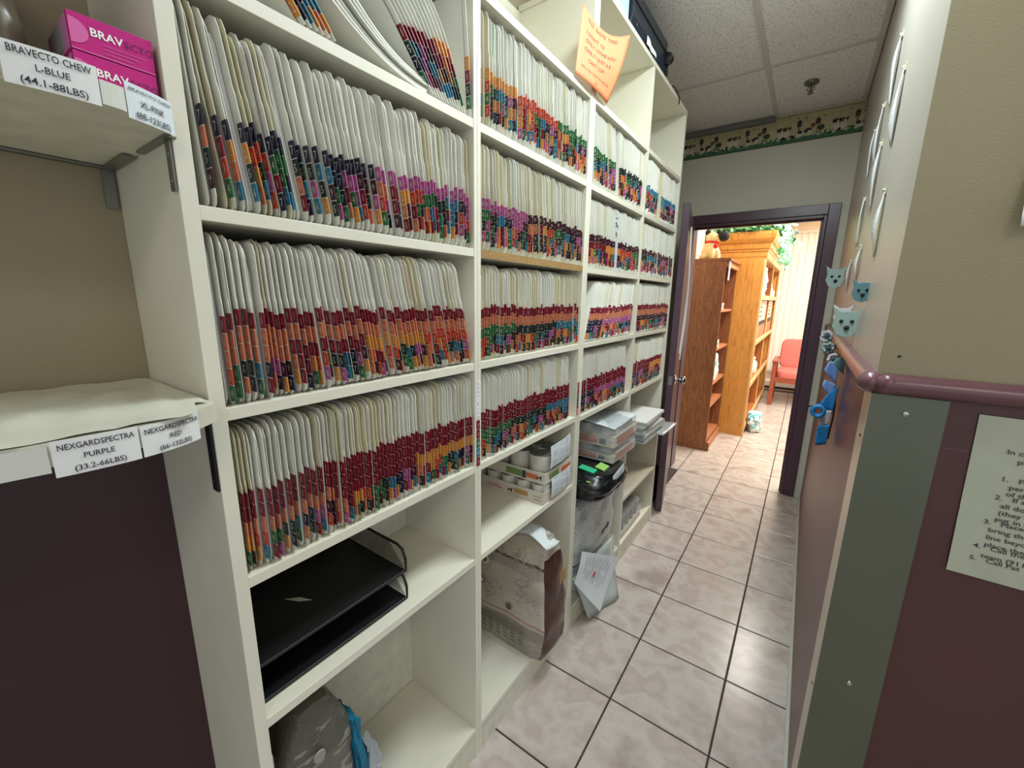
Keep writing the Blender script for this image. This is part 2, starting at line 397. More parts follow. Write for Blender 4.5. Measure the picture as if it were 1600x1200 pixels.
# corner guard
m = MB(); m.box((XW-.003, YC-.004, .10), (XW+.112, YC-.0008, 1.240)); 
g = struct('trim_3', m, STEELD); g['label'] = 'dull steel corner guard on the wall corner below the rail'
m = MB(); m.box((XW-.0035, YC-.0038, .10), (XW-.0012, YC+.10, 1.240)); struct('guard_leg', m, mat('steel_leg_painted_bright', '#cfc4b4', .35, .3), g)  # same steel as the guard, its bright reflection put into a paler colour
for x, z in ((XW+.054, 1.205), (XW+.058, .56), (XW+.05, .2)):
    m = MB(); m.lathe((x, YC-.0035, z), [(.006, 0), (.005, .002), (.002, .003)], 10, axis='y'); struct('screw', m, CHROME, g, smooth=True)
m = MB(); m.lathe((XW-.0035, YC+.03, 1.14), [(.004, 0), (.002, -.002)], 8, axis='x'); struct('screw', m, INK, g)
m = MB(); m.lathe((XW-.0035, YC+.02, .5), [(.005, 0), (.003, -.002)], 8, axis='x'); struct('screw', m, CHROME, g)
m = MB(); m.lathe((XW+.028, YC-.0006, 1.318), [(.003, 0), (.0025, .0008)], 8, axis='y'); struct('wall_anchor_hole', m, INK, wn)
# paint scuffs on the near wall
m = MB(); m.box((XW+.118, YC-.0008, 1.147), (XW+.150, YC-.0001, 1.149)); m.box((XW+.15, YC-.0008, 1.146), (XW+.165, YC-.0001, 1.1475)); struct('scratch', m, MAROON, wn)

# door casing, jambs
m = MB()
for a, b in (((.43, YE-.016, 0), (.495, YE-.0005, 2.05)), ((-.465, YE-.016, 0), (-.40, YE-.0005, 2.05)), ((-.40, YE-.016, 1.985), (.43, YE-.0005, 2.05)),
             ((.41, YE-.004, 0), (.4295, YE+.13, 1.9845)), ((-.4045, YE-.004, 0), (-.39, YE+.13, 1.9845)), ((-.39, YE-.004, 1.968), (.41, YE+.13, 1.9845))): m.box(a, b)
m.box((.398, YE+.04, 0), (.41, YE+.075, 1.968)); m.box((-.39, YE+.04, 1.956), (.398, YE+.075, 1.968))
struct('trim_4', m, PURPLE, bevel=.003)
# wallpaper border
m = MB(); m.box((-.555, YE-.0015, 2.458), (XW-.001, YE-.0004, 2.632), 0)
yb = YE-.0018
def ell(cx, cz, rx, rz, mi, lay=0, n=10, rot=0):
    m.poly([(cx+math.cos(rot)*rx*math.cos(2*PI*i/n)-math.sin(rot)*rz*math.sin(2*PI*i/n), yb-lay*.0002,
             cz+math.sin(rot)*rx*math.cos(2*PI*i/n)+math.cos(rot)*rz*math.sin(2*PI*i/n)) for i in range(n)], mi)
m.box((-.555, YE-.0017, 2.458), (XW-.001, YE-.0004, 2.488), 1); m.box((-.555, YE-.0017, 2.458), (XW-.001, YE-.0006, 2.462), 2)
rr = random.Random(3)
x = -.56
for i in range(120): ell(rr.uniform(-.54, .52), rr.uniform(2.484, 2.50), .012, .006, 1 if i % 3 else 2, 1, 5, rr.random())
for k in range(4):
    ox = -.50+k*.30
    for dx, dc in ((0, 3), (.035, 4)):           # two puppies
        ell(ox+dx, 2.515, .017, .022, 5, 2); ell(ox+dx-.004, 2.548, .015, .013, dc, 3); ell(ox+dx+.006, 2.542, .006, .008, 5, 4)
        ell(ox+dx-.018, 2.546, .006, .012, dc, 4, rot=.4); ell(ox+dx+.016, 2.548, .006, .012, 3, 4, rot=-.4)
    bx = ox+.10; m.box((bx-.003, yb-.0006, 2.49), (bx+.003, yb-.0004, 2.55), 3)                     # birdhouse on a post
    m.box((bx-.012, yb-.0009, 2.55), (bx+.012, yb-.0007, 2.575), 6 if k % 2 else 3); m.poly([(bx-.018, yb-.001, 2.573), (bx+.018, yb-.001, 2.573), (bx, yb-.001, 2.592)], 6)
    ell(bx+.01, 2.50, .018, .014, 5, 5); ell(bx+.008, 2.515, .014, .01, 3, 6)
    ell(bx+.05, 2.52, .022, .014, 3, 3, rot=.3); ell(bx+.075, 2.545, .014, .014, 4, 4); ell(bx+.06, 2.505, .012, .014, 5, 5)
    m.box((bx+.098, yb-.0006, 2.49), (bx+.103, yb-.0004, 2.55), 4); m.box((bx+.088, yb-.0009, 2.548), (bx+.113, yb-.0007, 2.572), 6); m.poly([(bx+.083, yb-.001, 2.57), (bx+.118, yb-.001, 2.57), (bx+.10, yb-.001, 2.588)], 3)
    ell(bx+.12, 2.525, .02, .018, 2, 2, 7)
    for q in (.0, .06, .11, .16, .22, .27):
        ell(ox+q-.01, 2.487+.004*(q*37 % 2), .0095, .008, 5, 7, 8); ell(ox+q-.01, 2.487+.004*(q*37 % 2), .004, .0035, 7, 8, 6)
    for q in range(5): ell(ox+rr.uniform(0, .28), rr.uniform(2.57, 2.61), .006, .004, 4 if q % 2 else 2, 2, 5)
m.box((-.555, YE-.002, 2.622), (XW-.001, YE-.0004, 2.625), 4)
bd = struct('trim_5', m, [mat('border_cream', '#b5ae85', .7, var=.12, vscale=25), mat('border_grass', '#3f6b4c', .7, var=.3, vscale=70), mat('border_dark_green', '#25483a', .7),
                    mat('border_dark_brown', '#33252b', .7), mat('border_russet', '#7a4a38', .7), mat('border_white', '#c9c3b0', .7), mat('border_plum', '#4b3040', .7), mat('border_gold', '#a8904a', .7)])
bd['label'] = 'wallpaper border printed with puppies, birdhouses and daisies above the door'
struct('trim_6', B(((-.555, YE-.03, 2.605), (.06, YE-.0022, 2.636))), mat('grey_ceiling_edge', '#77756f', .6))
# sprinkler
t = thing('sprinkler_head', 'small metal sprinkler head on the ceiling near the wallpaper border', 'sprinkler', (.255, 1.89, CZ))
m = MB(); m.lathe((.255, 1.89, CZ-.012), [(.012, -.004), (.034, 0), (.036, .006), (.03, .012)], 20); obj('escutcheon', m, ZINC, t, smooth=True)
m = MB(); m.tube([(.255, 1.89, CZ-.012), (.255, 1.89, CZ-.055)], .006); m.tube([(.244, 1.89, CZ-.02), (.238, 1.89, CZ-.04), (.255, 1.89, CZ-.056)], .003); m.tube([(.266, 1.89, CZ-.02), (.272, 1.89, CZ-.04), (.255, 1.89, CZ-.056)], .003)
obj('frame', m, ZINC, t, smooth=True)
m = MB(); m.lathe((.255, 1.89, CZ-.062), [(.016, 0), (.014, .003)], 14); obj('deflector', m, ZINC, t)

# ------------------------------------------------------------------ door leaf (open, against the end of the shelving)
hx, hy = -.392, 2.285; ex, ey = -.235, 1.475
dv = v3((ex-hx, ey-hy, 0)); L = dv.length; dv.normalize(); nv = v3((-dv.y, dv.x, 0))   # nv points to +x side
if nv.x < 0: nv = -nv
door = MB(); th = .042
door.obox(v3((hx, hy, 0))+dv*L/2-nv*th/2+v3((0, 0, .995)), dv*L/2, nv*th/2, v3((0, 0, .985)))
d = struct('door_1', door, PURPLE, loc=(hx, hy, 0), bevel=.002)
d['label'] = 'plum painted door standing open against the end of the shelving'
ke = v3((hx, hy, 0))+dv*(L-.06)
m = MB()
prof = [(.030, 0), (.032, .004), (.026, .008), (.011, .012), (.010, .032), (.022, .040), (.027, .050), (.026, .060), (.016, .068), (.004, .070)]
mx = Matrix.Translation(ke+v3((0, 0, .916))) @ nv.to_track_quat('Z', 'Y').to_matrix().to_4x4()
k = MB(); k.lathe((0, 0, 0), prof, 20); m.merge(k.v, k.f, k.m, mx); struct('door_knob', m, CHROME, d, smooth=True, ang=60)
m = MB(); q = v3((hx, hy, .916))+dv*(L+.0005)-nv*.021; m.obox(q, dv*.0008, nv*.012, v3((0, 0, .028))); struct('latch_plate', m, ZINC, d)
m = MB()
for a, zz in ((.12, 1.86), (.26, 1.80)):
    p0 = v3((hx, hy, 0))+dv*(L-a)+nv*.006; pts = []
    for i in range(15):
        s = i/14; pts.append(p0+nv*(.006+.012*math.sin(PI*s))+dv*(.05*math.sin(2*PI*s))+v3((0, 0, zz-.78*s*(1-.15*math.sin(PI*s)))))
    m.tube(pts, .0045, 6)
tag(obj('cord_loops', m, WHITEP, loc=(hx, hy, 1)), 'white cord loops hanging down the face of the open plum door', 'cord')
for a, zz in ((.18, 1.9),):
    p0 = v3((hx, hy, zz))+dv*(L-a); m = MB(); m.obox(p0+nv*.012, dv*.05, nv*.004, v3((0, 0, .002))); 
    m2 = MB(); 
    m2.tube([p0+nv*.002, p0+nv*.016, p0+nv*.018+v3((0, 0, .012))], .003, 6); struct('door_hook', m2, ZINC, d)

# ------------------------------------------------------------------ shelving
XF, XB = -.267, -.560
def shelving(name, label, y0, y1, panels, shelves, top, extra=None, raw=()):
    t = thing(name, label, 'shelving', (XF, y0, 0))
    for a, b in panels: obj('side_panel', B(((XB, a, 0), (XF, b, top))), WHITE, t, bevel=.0008)
    for a, b, z in shelves:
        rw = z in raw
        sh = obj('shelf', B(((XB+.005, a, z-.019), (XF-.0012, b, z))), WHITE, t, bevel=.0008)
        if rw:
            e = obj('front_edge', B(((XF-.0012, a, z-.019), (XF-.0002, b, z))), PART, t, label='bare particleboard front edge of one shelf')
    obj('back_panel', B(((XB-.0015, y0, 0), (XB+.004, y1, top))), WHITE2, t)
    if extra: extra(t)
    return t
def kick(a, b, x=XF-.004):
    def f(t): obj('kick_board', B(((x-.016, a, 0), (x, b, .0905))), WHITE2, t)
    return f
Z1 = [.111, .700, .978, 1.257, 1.535, 1.815, 2.085]
U = [(-1.012, -.992), (-.4365, -.4245), (-.4235, -.4115), (.1555, .1745), (.1755, .1945), (.752, .770), (1.325, 1.345)]
shelving('shelving_unit', 'white shelving unit nearest the camera, holding the black letter trays', U[0][0], U[1][1], [U[0], U[1]],
         [(U[0][1], U[1][0], z) for z in Z1], 2.40, kick(U[0][1], U[1][0]))
shelving('shelving_unit', 'white shelving unit in the middle, with canned food cases and brown-sided kibble bag', U[2][0], U[3][1], [U[2], U[3]],
         [(U[2][1], U[3][0], z) for z in Z1], 2.40, kick(U[2][1], U[3][0]), raw=(1.535,))
def ex3(t):
    kick(U[4][1], U[6][0])(t); obj('top_board', B(((XB, .15, 2.4005), (XF+.002, 1.345, 2.418))), WHITE, t, bevel=.0008)
shelving('shelving_unit', 'far white double-width shelving unit beside the open plum door', U[4][0], U[6][1], [U[4], U[5], U[6]],
         [(U[4][1], U[5][0], z) for z in (.111, .970, 1.257, 1.532, 1.815, 2.085)] +
         [(U[5][1], U[6][0], z) for z in (.108, .383, .687, .970, 1.257, 1.535, 1.815, 2.085)], 2.40, ex3)

# ------------------------------------------------------------------ stickers (one shared mesh per digit)
DIG = {0: '#c4714e', 1: '#7a1428', 2: '#cf8a3a', 3: '#bb4028', 4: '#2a6638', 5: '#1c2a24', 6: '#2a7088', 7: '#1b1a33', 8: '#a84f86', 9: '#3c1420'}
SEG = {0: 'abcdef', 1: 'bc', 2: 'abged', 3: 'abgcd', 4: 'fgbc', 5: 'afgcd', 6: 'afgecd', 7: 'abc', 8: 'abcdefg', 9: 'abcdfg'}
SH = .0238
def sticker_geo(dg):
    m = MB(); m.box((-.0135, -.0004, -SH/2), (.0004, .0016, SH/2), 0)
    text_into(m, str(dg), .0175, (-.0068, -.0006, -.0062), (1, 0, 0), (0, 0, 1), 1, 'CENTER')
    return m
SMAT = [mat('sticker_%s' % n, DIG[k], .38) for k, n in enumerate(('salmon', 'maroon', 'amber', 'red', 'green', 'blackgreen', 'teal', 'navy', 'pink', 'brown'))]
SDIG = mat('sticker_digit', '#c9c3b4', .5)
SGEO = [sticker_geo(k) for k in range(10)]
SME = [SGEO[k].mesh('sticker', [SMAT[k], SDIG]) for k in range(10)]
COLN = ['salmon', 'maroon', 'amber', 'red', 'green', 'black-green', 'teal', 'navy', 'pink', 'brown']
# folders: a tabbed back sheet, contents, a shorter front sheet
def folder_geo(t, H, cov, seed):
    r = random.Random(seed); m = MB(); bk = -.272
    def sheet(xf, zt, y0, y1, mi, tab=False, z0=0.0):
        p = [(bk, z0), (xf-.012, z0), (xf-.004, z0+.004), (xf, z0+.013)]
        if tab: p += [(xf, .150), (xf-.0022, .158), (xf-.0025, zt-.018), (xf-.007, zt-.006), (xf-.018, zt), (bk, zt)]
        else: p += [(xf, zt-.018), (xf-.005, zt-.005), (xf-.018, zt), (bk, zt)]
        m.prism([(a, y0, b) for a, b in p], (0, y1-y0, 0), mi)
    sheet(0, H, 0, .0011, 0, True)
    if t > .005:
        n = 2 if t > .009 else 1
        for k in range(n):
            a = -t+.0014+(t-.0020)*k/n; b = -t+.0014+(t-.0020)*(k+1)/n-.0005
            sheet(-.014-r.random()*.012, H-.008-r.random()*.02, a, b, 1, z0=.002)
    sheet(-.0045-r.random()*.004, H-cov, -t, -t+.0009, 0)
    return m
VAR = []
for k, (t, H, cv) in enumerate(((.0042, .242, .004), (.0055, .238, .002), (.0068, .244, .006), (.0080, .240, .003), (.0095, .246, .004), (.0115, .239, .006), (.0145, .243, .005), (.006, .232, .0), (.0075, .247, .003))):
    ge = folder_geo(t, H, cv, k); VAR.append((t, H, ge, ge.mesh('file_folder', [FOLD, PAPER]), ge.mesh('file_folder', [FOLDC, PAPER])))
def ordinal(n):
    return '%d%s' % (n, 'th' if 10 <= n % 100 <= 20 else {1: 'st', 2: 'nd', 3: 'rd'}.get(n % 10, 'th'))
STUFF = MB()      # the folders past the first three hundred: [card, cream, paper, digit, ten sticker colours]
NF = [0]
def folder_row(y0, y1, z, ids, nd, theta, seed, where=None, group=None, ztop=None, xf=-.273, tset=None, stuff=False, marks={}, cream=.15, gaps={}, maxh=None):
    """fills a shelf from y0 to y1; theta(s) = lean in degrees (+ = top towards the camera end)"""
    r = random.Random(seed); out = []; s = 0; y = y0+.001; pth = None; k = 0
    idv, ide = ids; ztop = ztop or (.010+nd*.0255)
    while True:
        s = (y-y0)/(y1-y0)
        g = 0
        for key, val in gaps.items():
            if not key[1] and s >= key[0]: gaps[key] = val; 
        th = math.radians(theta(min(1, s))+r.uniform(-.5, .5))
        q = VAR[r.choice(tset or range(len(VAR)))]; t = q[0]; H = q[1]
        if pth is None: y += max(0, H*math.sin(th)) if th > 0 else 0
        else: y += max(0, .245*(math.sin(th)-math.sin(pth)))
        yb = y + t/math.cos(th)
        if yb + max(0, -H*math.sin(th)) + .002 > y1: break
        xj = r.choice((0, 0, .001, -.001, .002, -.002, -.003, .0035, -.006))
        num = int(idv+(ide-idv)*s**1.0); digs = [int(c) for c in str(num).zfill(nd)]
        zs = ztop+r.choice((0, 0, .001, -.002, .003, .006, -.004, .009))
        out.append((yb, th, q, xj, digs, zs, k)); pth = th
        y = yb+.0011/math.cos(th)+.0003+abs(r.gauss(0, .0004)); k += 1
    for i, (yb, th, q, xj, digs, zs, k) in enumerate(out):
        mx = Matrix.Translation((xf+xj, yb, z+.0006+abs(math.sin(th))*(q[0] if th > 0 else .0012)+.0003)) @ Matrix.Rotation(th, 4, 'X')
        cr = r.random() < cream
        if stuff:
            ge = q[2]; STUFF.merge(ge.v, ge.f, [(1 if cr else 0) if a == 0 else 2 for a in ge.m], mx)
            for j, dg in enumerate(digs):
                sg = SGEO[dg]; STUFF.merge(sg.v, sg.f, [3 if a else 4+dg for a in sg.m], mx @ Matrix.Translation((.0004, -.0002, zs-.0127-j*.0255)))
            continue
        o = D.objects.new('file_folder', q[4 if cr else 3]); C.objects.link(o); o.matrix_world = mx; NF[0] += 1
        tag(o, 'white file folder, %s from left on %s, %s top sticker' % (ordinal(i+1), where, COLN[digs[0]]), 'file folder', group)
        for j, dg in enumerate(digs):
            c = D.objects.new('sticker', SME[dg]); C.objects.link(c); c.parent = o; c.location = (.0004, -.0002, zs-.0127-j*.0255)
        if i in marks:
            mm = MB(); mm.box((-.009, -.0012, .165), (-.0075, .0016, .232)); c = D.objects.new('marker_strip', mm.mesh('marker_strip', marks[i])); C.objects.link(c); c.parent = o
            c['label'] = 'coloured marker strip up the front edge'
    return out
def lerp(*pts):
    def f(s):
        for (a, b), (c, e) in zip(pts, pts[1:]):
            if s <= c: return b+(e-b)*(s-a)/max(1e-6, c-a)
        return pts[-1][1]
    return f
# nearest unit
folder_row(-.9915, -.437, 1.535, (7056, 8890), 4, lerp((0, 3), (.05, 7), (.3, 9), (.6, 8), (.85, 4), (.87, 1), (1, 1)), 11,
           'the eye-level shelf, nearest unit', 'folders on the eye-level shelf of the nearest unit', .116)
folder_row(-.9915, -.437, 1.257, (10034, 10399), 5, lerp((0, 1), (.15, 2), (.3, 6), (.6, 10), (1, 12)), 12,
           'the second shelf down, nearest unit', 'folders on the second shelf down of the nearest unit', .136, tset=(0, 1, 2, 3, 3, 4, 5, 8), marks={36: RED})
folder_row(-.9915, -.437, .978, (11024, 11299), 5, lerp((0, .5), (.4, 0), (1, .3)), 13,
           'the third shelf down, nearest unit', 'folders on the third shelf down of the nearest unit', .138, tset=(0, 1, 2, 2, 3, 3, 4, 5), cream=.3)
# middle unit: two rows piece by piece
folder_row(-.411, .155, 1.815, (2260, 4990), 4, lerp((0, .5), (.5, 1.5), (1, 1)), 14,
           'the highest filled shelf, middle unit', 'folders on the highest filled shelf of the middle unit', .122, marks={4: GREENM, 17: RED, 48: RED}, tset=(1, 2, 3, 4, 5, 6, 8))
folder_row(-.411, .155, 1.535, (8420, 9960), 4, lerp((0, .5), (.4, 3), (1, 4)), 15,
           'the bare-edged shelf, middle unit', 'folders on the bare-edged shelf of the middle unit', .116, cream=.6, tset=(2, 3, 4, 4, 5, 6, 8))
n_first = NF[0]
def st(*a, **k): folder_row(*a, stuff=True, **k)
st(-.411, .155, 1.257, (10430, 10675), 5, lerp((0, 0), (.5, 1), (1, 2)), 16, ztop=.137, cream=.5)
st(-.411, .130, .978, (11430, 11695), 5, lerp((0, .5), (.8, 1), (1, 4)), 17, ztop=.137)
st(.195, .43, 1.815, (4460, 4930), 4, lerp((0, 7), (.4, 9), (1, 6)), 18, ztop=.118, tset=(5, 6, 6))
st(.44, .751, 1.815, (5110, 5990), 4, lerp((0, 6), (.5, 1), (1, -5)), 19, ztop=.116)
st(.771, .99, 1.815, (6020, 6990), 4, lerp((0, 3), (.5, -6), (1, -8)), 20, ztop=.118)
st(1.03, 1.324, 1.815, (6600, 6990), 4, lerp((0, 5), (1, 2)), 21, ztop=.118, tset=(4, 5, 6))
st(.195, .751, 1.532, (9100, 9460), 4, lerp((0, 1), (1, 2)), 22, ztop=.118)
st(.771, 1.324, 1.535, (9500, 9999), 4, lerp((0, 2), (1, 3)), 23, ztop=.118)
st(.215, .751, 1.257, (10770, 10899), 5, lerp((0, -20), (.5, -17), (1, -6)), 24, ztop=.137)
st(.771, 1.324, 1.257, (10910, 10999), 5, lerp((0, -2), (1, 1)), 25, ztop=.137)
st(.195, .70, .970, (11770, 11889), 5, lerp((0, 1), (1, 2)), 26, ztop=.137)
st(.771, 1.30, .970, (11710, 12299), 5, lerp((0, -3), (.5, -7), (1, -8)), 27, ztop=.137)

# ------------------------------------------------------------------ overhead shelf of the nearest unit: sagging film envelopes and leaning folders
zt = 1.815
def curved(y0, yb, sag, H, x1, t, bend, label, lift):
    """envelope whose foot has slid to yb and whose top leans back to y0"""
    m = MB(); n = 14; pts = []
    for i in range(n+1):
        s = i/n                      # 0 foot .. 1 top
        a = (1-s)**bend
        y = y0+(yb-y0)*a; z = zt+.0015+(H)*s**1.0*(1-.0)+0; pts.append((y, z))
    # foot lies nearly flat, then climbs
    P0, P1, P2, P3 = v3((0, yb, zt+.002+lift)), v3((0, yb-sag, zt+.003+lift)), v3((0, y0+.10, zt+.035+lift)), v3((0, y0, zt+H+lift))
    c = [P0*(1-s)**3+P1*3*s*(1-s)**2+P2*3*s*s*(1-s)+P3*s**3 for s in [i/n for i in range(n+1)]]
    k = []
    for i, p in enumerate(c):
        tn = (c[min(i+1, n)]-c[max(i-1, 0)]).normalized(); nn = v3((0, -tn.z, tn.y)); nn = nn if nn.z > 0 else -nn
        k.append((p, nn))
    prof = [p for p, q in k]+[p+q*t for p, q in reversed(k)]
    m.prism([(x1, p.y, p.z) for p in prof], (-.262, 0, 0)); 
    return tag(obj('film_envelope', m, FOLD, loc=(x1, yb, zt), smooth=True, ang=50), label, 'envelope', 'sagging envelopes on the overhead shelf')
for i in range(6):
    curved(-.885+i*.012, -.575+i*.004, .085, .165+.003*i, -.272-.003*(i % 3), .0028, 2, '%s of the white envelopes sagging on the overhead shelf' %
           ('lowest and most curved', 'second lowest', 'third lowest', 'fourth lowest', 'fifth lowest', 'uppermost')[i], i*.0048)
def lean_folder(i, yb, deg, digs, lab, grp, zs=.118, var=2, xf=-.271):
    q = VAR[var]; th = math.radians(deg)
    mx = Matrix.Translation((xf, yb, zt+.0015+q[0]*0)) @ Matrix.Rotation(th, 4, 'X')
    o = D.objects.new('file_folder', q[3]); C.objects.link(o); o.matrix_world = mx; tag(o, lab, 'file folder', grp)
    for j, dg in enumerate(digs):
        c = D.objects.new('sticker', SME[dg]); C.objects.link(c); c.parent = o; c.location = (.0004, -.0002, zs-.0127-j*.0255)
def bent_folder(yb, a0, a1, t, digs, lab, grp, zs=.118, H=.240, xf=-.271):
    """folder whose foot stands at yb and whose sheet bends over towards the camera end"""
    n = 12; c = [v3((0, 0, 0))]; ds = H/n; angs = []
    for i in range(n):
        s_ = (i+.5)/n; k = max(0, min(1, (s_-.42)/.5)); k = k*k*(3-2*k); a = math.radians(a0+(a1-a0)*k); angs.append(a)
        c.append(c[-1]+v3((0, -math.sin(a), math.cos(a)))*ds)
    nr = [v3((0, math.cos(angs[min(i, n-1)]), math.sin(angs[min(i, n-1)]))) for i in range(n+1)]
    m = MB()
    for o0, th, x1, mi, cut in ((0, .0011, 0, 0, 0), (-t, t-.0016, -.016, 1, 1), (-t-.0008, .0009, -.010, 0, 0)):
        pts = [p+q*(o0+th) for p, q in zip(c, nr)][:n+1-cut]; qts = [p+q*o0 for p, q in zip(c, nr)][:n+1-cut]
        k = len(m.v)
        for p, q in zip(pts, qts): m.v += [(x1, p.y, p.z), (x1-.255, p.y, p.z), (x1, q.y, q.z), (x1-.255, q.y, q.z)]
        for i in range(len(pts)-1):
            e = k+4*i
            for f in ((0, 1, 5, 4), (2, 6, 7, 3), (0, 4, 6, 2), (1, 3, 7, 5)): m.f.append(tuple(e+j for j in f)); m.m.append(mi)
        e = k+4*(len(pts)-1); m.f += [(k, k+2, k+3, k+1), (e, e+1, e+3, e+2)]; m.m += [mi, mi]
    o = D.objects.new('file_folder', m.mesh('file_folder', [FOLD, PAPER], smooth=True)); C.objects.link(o); o.location = (xf, yb, zt+.0015+t*math.sin(math.radians(a0))+.001); tag(o, lab, 'file folder', grp); NF[0] += 1
    for j, dg in enumerate(digs):
        cc = D.objects.new('sticker', SME[dg]); C.objects.link(cc); cc.parent = o; d_ = zs-.0127-j*.0255; a = math.radians(a0)
        cc.location = (.0004, -math.sin(a)*d_-.0002, math.cos(a)*d_); cc.rotation_euler = (a, 0, 0)
R.seed(5)
lead = ['1574', '1678', '1781', '1877', '1961', '1966', '1926', '1196', '2196', '2207', '2147', '0144', '2154']
for i, q in enumerate(lead):
    f = i/12
    if i == 12: bent_folder(-.4405, 4, 6, .003, [int(k) for k in q], 'white file folder standing nearly upright at the right end of the overhead shelf', 'slanted folders on the overhead shelf', .118); continue
    bent_folder(-.556+i*.0086, 42-18*f, 60-8*f, .0026+.0012*(i % 3 == 0), [int(k) for k in q],
        'white file folder leaning steeply, %s of the slanted group right of the sagging envelopes' % ordinal(i+1), 'slanted folders on the overhead shelf', .118+R.uniform(-.004, .006))
for i, q in enumerate(['0972', '1157', '1596', '0662', '1560', '1062']):
    bent_folder(-.822+i*.0100, 38, 52, .004, [int(k) for k in q], 'slumped white file folder, %s from left in the slumped overhead group' % ordinal(i+1), 'slumped folders at the left of the overhead shelf', .112)
so = obj('file_folders', STUFF, [FOLD, FOLDC, PAPER, SDIG]+SMAT, loc=(XF, .5, 1)); so['kind'] = 'stuff'
tag(so, 'rows of white file folders with coloured number stickers, far shelves', 'file folders')

# sticker strips and handwritten tag on the uprights
def strip(y, z, digs, label):
    t = thing('sticker_column', label, 'sticker strip', (XF, y, z))
    for j, dg in enumerate(digs):
        m = MB(); m.box((XF+.0002, y-.0065, z-.0118-j*.0258), (XF+.0012, y+.0065, z+.0118-j*.0258), 0)
        text_into(m, str(dg), .016, (XF+.0014, y, z-.0055-j*.0258), (0, 1, 0), (0, 0, 1), 1, 'CENTER')
        obj('sticker', m, [SMAT[dg], SDIG], t)
strip(-.4245, 1.092, [1, 1, 4, 6, 1], 'column of maroon, green and teal number stickers below the handwritten upright tag')
strip(.165, 1.10, [1, 1, 7, 7, 0], 'column of number stickers on the upright between middle and far units')
m = MB(); m.box((XF+.0002, -.432, 1.108), (XF+.0008, -.417, 1.212), 0)
for i, ch in enumerate('Last Five'): text_into(m, ch, .0125, (XF+.001, -.4245, 1.200-i*.0112), (0, 1, 0), (0, 0, 1), 1, 'CENTER')
tag(obj('upright_tag', m, [PAPER, INK], loc=(XF, -.424, 1.16)), 'narrow handwritten paper tag taped to the upright between two units', 'tag')
# handwritten dividers
def divider(name, y, z, txt, lab, h=.26, sz=.03, x=-.268, mk=INK):
    m = MB(); m.prism([(x, y, z+.001), (x, y, z+h-.012), (x-.012, y, z+h), (x-.26, y, z+h), (x-.26, y, z+.001)], (0, .0012, 0), 0)
    for i, ch in enumerate(txt): text_into(m, ch, sz, (x-.012, y-.0004, z+h-.035-i*sz*1.05), (1, 0, 0), (0, 0, 1), 1, 'CENTER')
    tag(obj(name, m, [PAPERB, mk], loc=(x, y, z)), lab, 'divider')
divider('file_divider', .395+.06, 1.5325, 'LAB', 'tall white divider lettered LAB among the far unit folders', .24, .034, -.262)

# ------------------------------------------------------------------ letter trays
def letter_tray(z, label):
    t = thing('letter_tray', label, 'letter tray', (-.42, -.82, z), 'stacked black mesh letter trays')
    x0, x1, y0, y1, h = -.54, -.302, -.985, -.652, .062
    obj('tray_base', B(((x0, y0, z), (x1, y1, z+.003))), BLACK, t)
    m = MB(); r = .02
    def loop(zz, rad, open_front):
        pts = [(x1, y0+.002, zz)]
        pts = [(x1, y0, zz), (x0+r, y0, zz), (x0, y0+r, zz), (x0, y1-r, zz), (x0+r, y1, zz), (x1-.03, y1, zz)]
        m.tube(pts, rad, 8)
    loop(z+h, .0032, 1)
    m.tube([(x1-.03, y1, z+h), (x1-.010, y1, z+h-.008), (x1, y1, z+h-.03), (x1, y1, z+.003), (x1, y0, z+.003), (x1, y0, z+h-.03), (x1, y0, z+h-.006)], .0032, 8)
    obj('wire_rim', m, BLACK, t, smooth=True)
    for (a, b) in (((x1-.004, y1), (x0, y1)), ((x0, y1), (x0, y0)), ((x1-.004, y0), (x0, y0))):
        m = MB(); a = v3((a[0], a[1], 0)); b = v3((b[0], b[1], 0)); ln = (b-a).length; dr = (b-a).normalized(); n = int(ln/.0075); zz0, zz1 = z+.004, z+h
        for i in range(n):                                 # diamond wire mesh
            for sg in (1, -1):
                p = a+dr*(i*.0075+.004); q = p+dr*(sg*(zz1-zz0))
                lo, hi = 0, ln; s0 = (p-a).length; s1 = s0+sg*(zz1-zz0); e0, e1 = zz0, zz1
                if s1 > ln: e1 = zz0+(ln-s0); s1 = ln
                if s1 < 0: e1 = zz0+s0; s1 = 0
                A_ = a+dr*s0+v3((0, 0, e0)); B_ = a+dr*s1+v3((0, 0, e1)); c = (A_+B_)/2; u = (B_-A_)/2
                if u.length < .002: continue
                w = dr.cross(v3((0, 0, 1))); m.obox(c, u, w*.0006, u.normalized().cross(w)*.0006)
        for (s, e) in ((1, 1),):
            o = obj('mesh_side', m, BLACK, t)
    return t
letter_tray(.7015, 'lower black mesh letter tray resting on the shelf')
letter_tray(.775, 'upper black mesh letter tray stacked on the lower one')
obj('tray_post', B(*[((x-.004, y-.004, .765), (x+.004, y+.004, .777)) for x in (-.53, -.33) for y in (-.975, -.662)]), BLACK, D.objects['letter_tray'])
m = MB(); m.prism([(-.435, -.872, .7785), (-.405, -.858, .7785), (-.385, -.838, .7785), (-.415, -.850, .7785), (-.42, -.856, .7785)], (0, 0, .0006))
tag(obj('torn_sticker', m, PAPERG, loc=(-.43, -.84, .778)), 'small torn white sticker lying in the upper black letter tray', 'sticker')

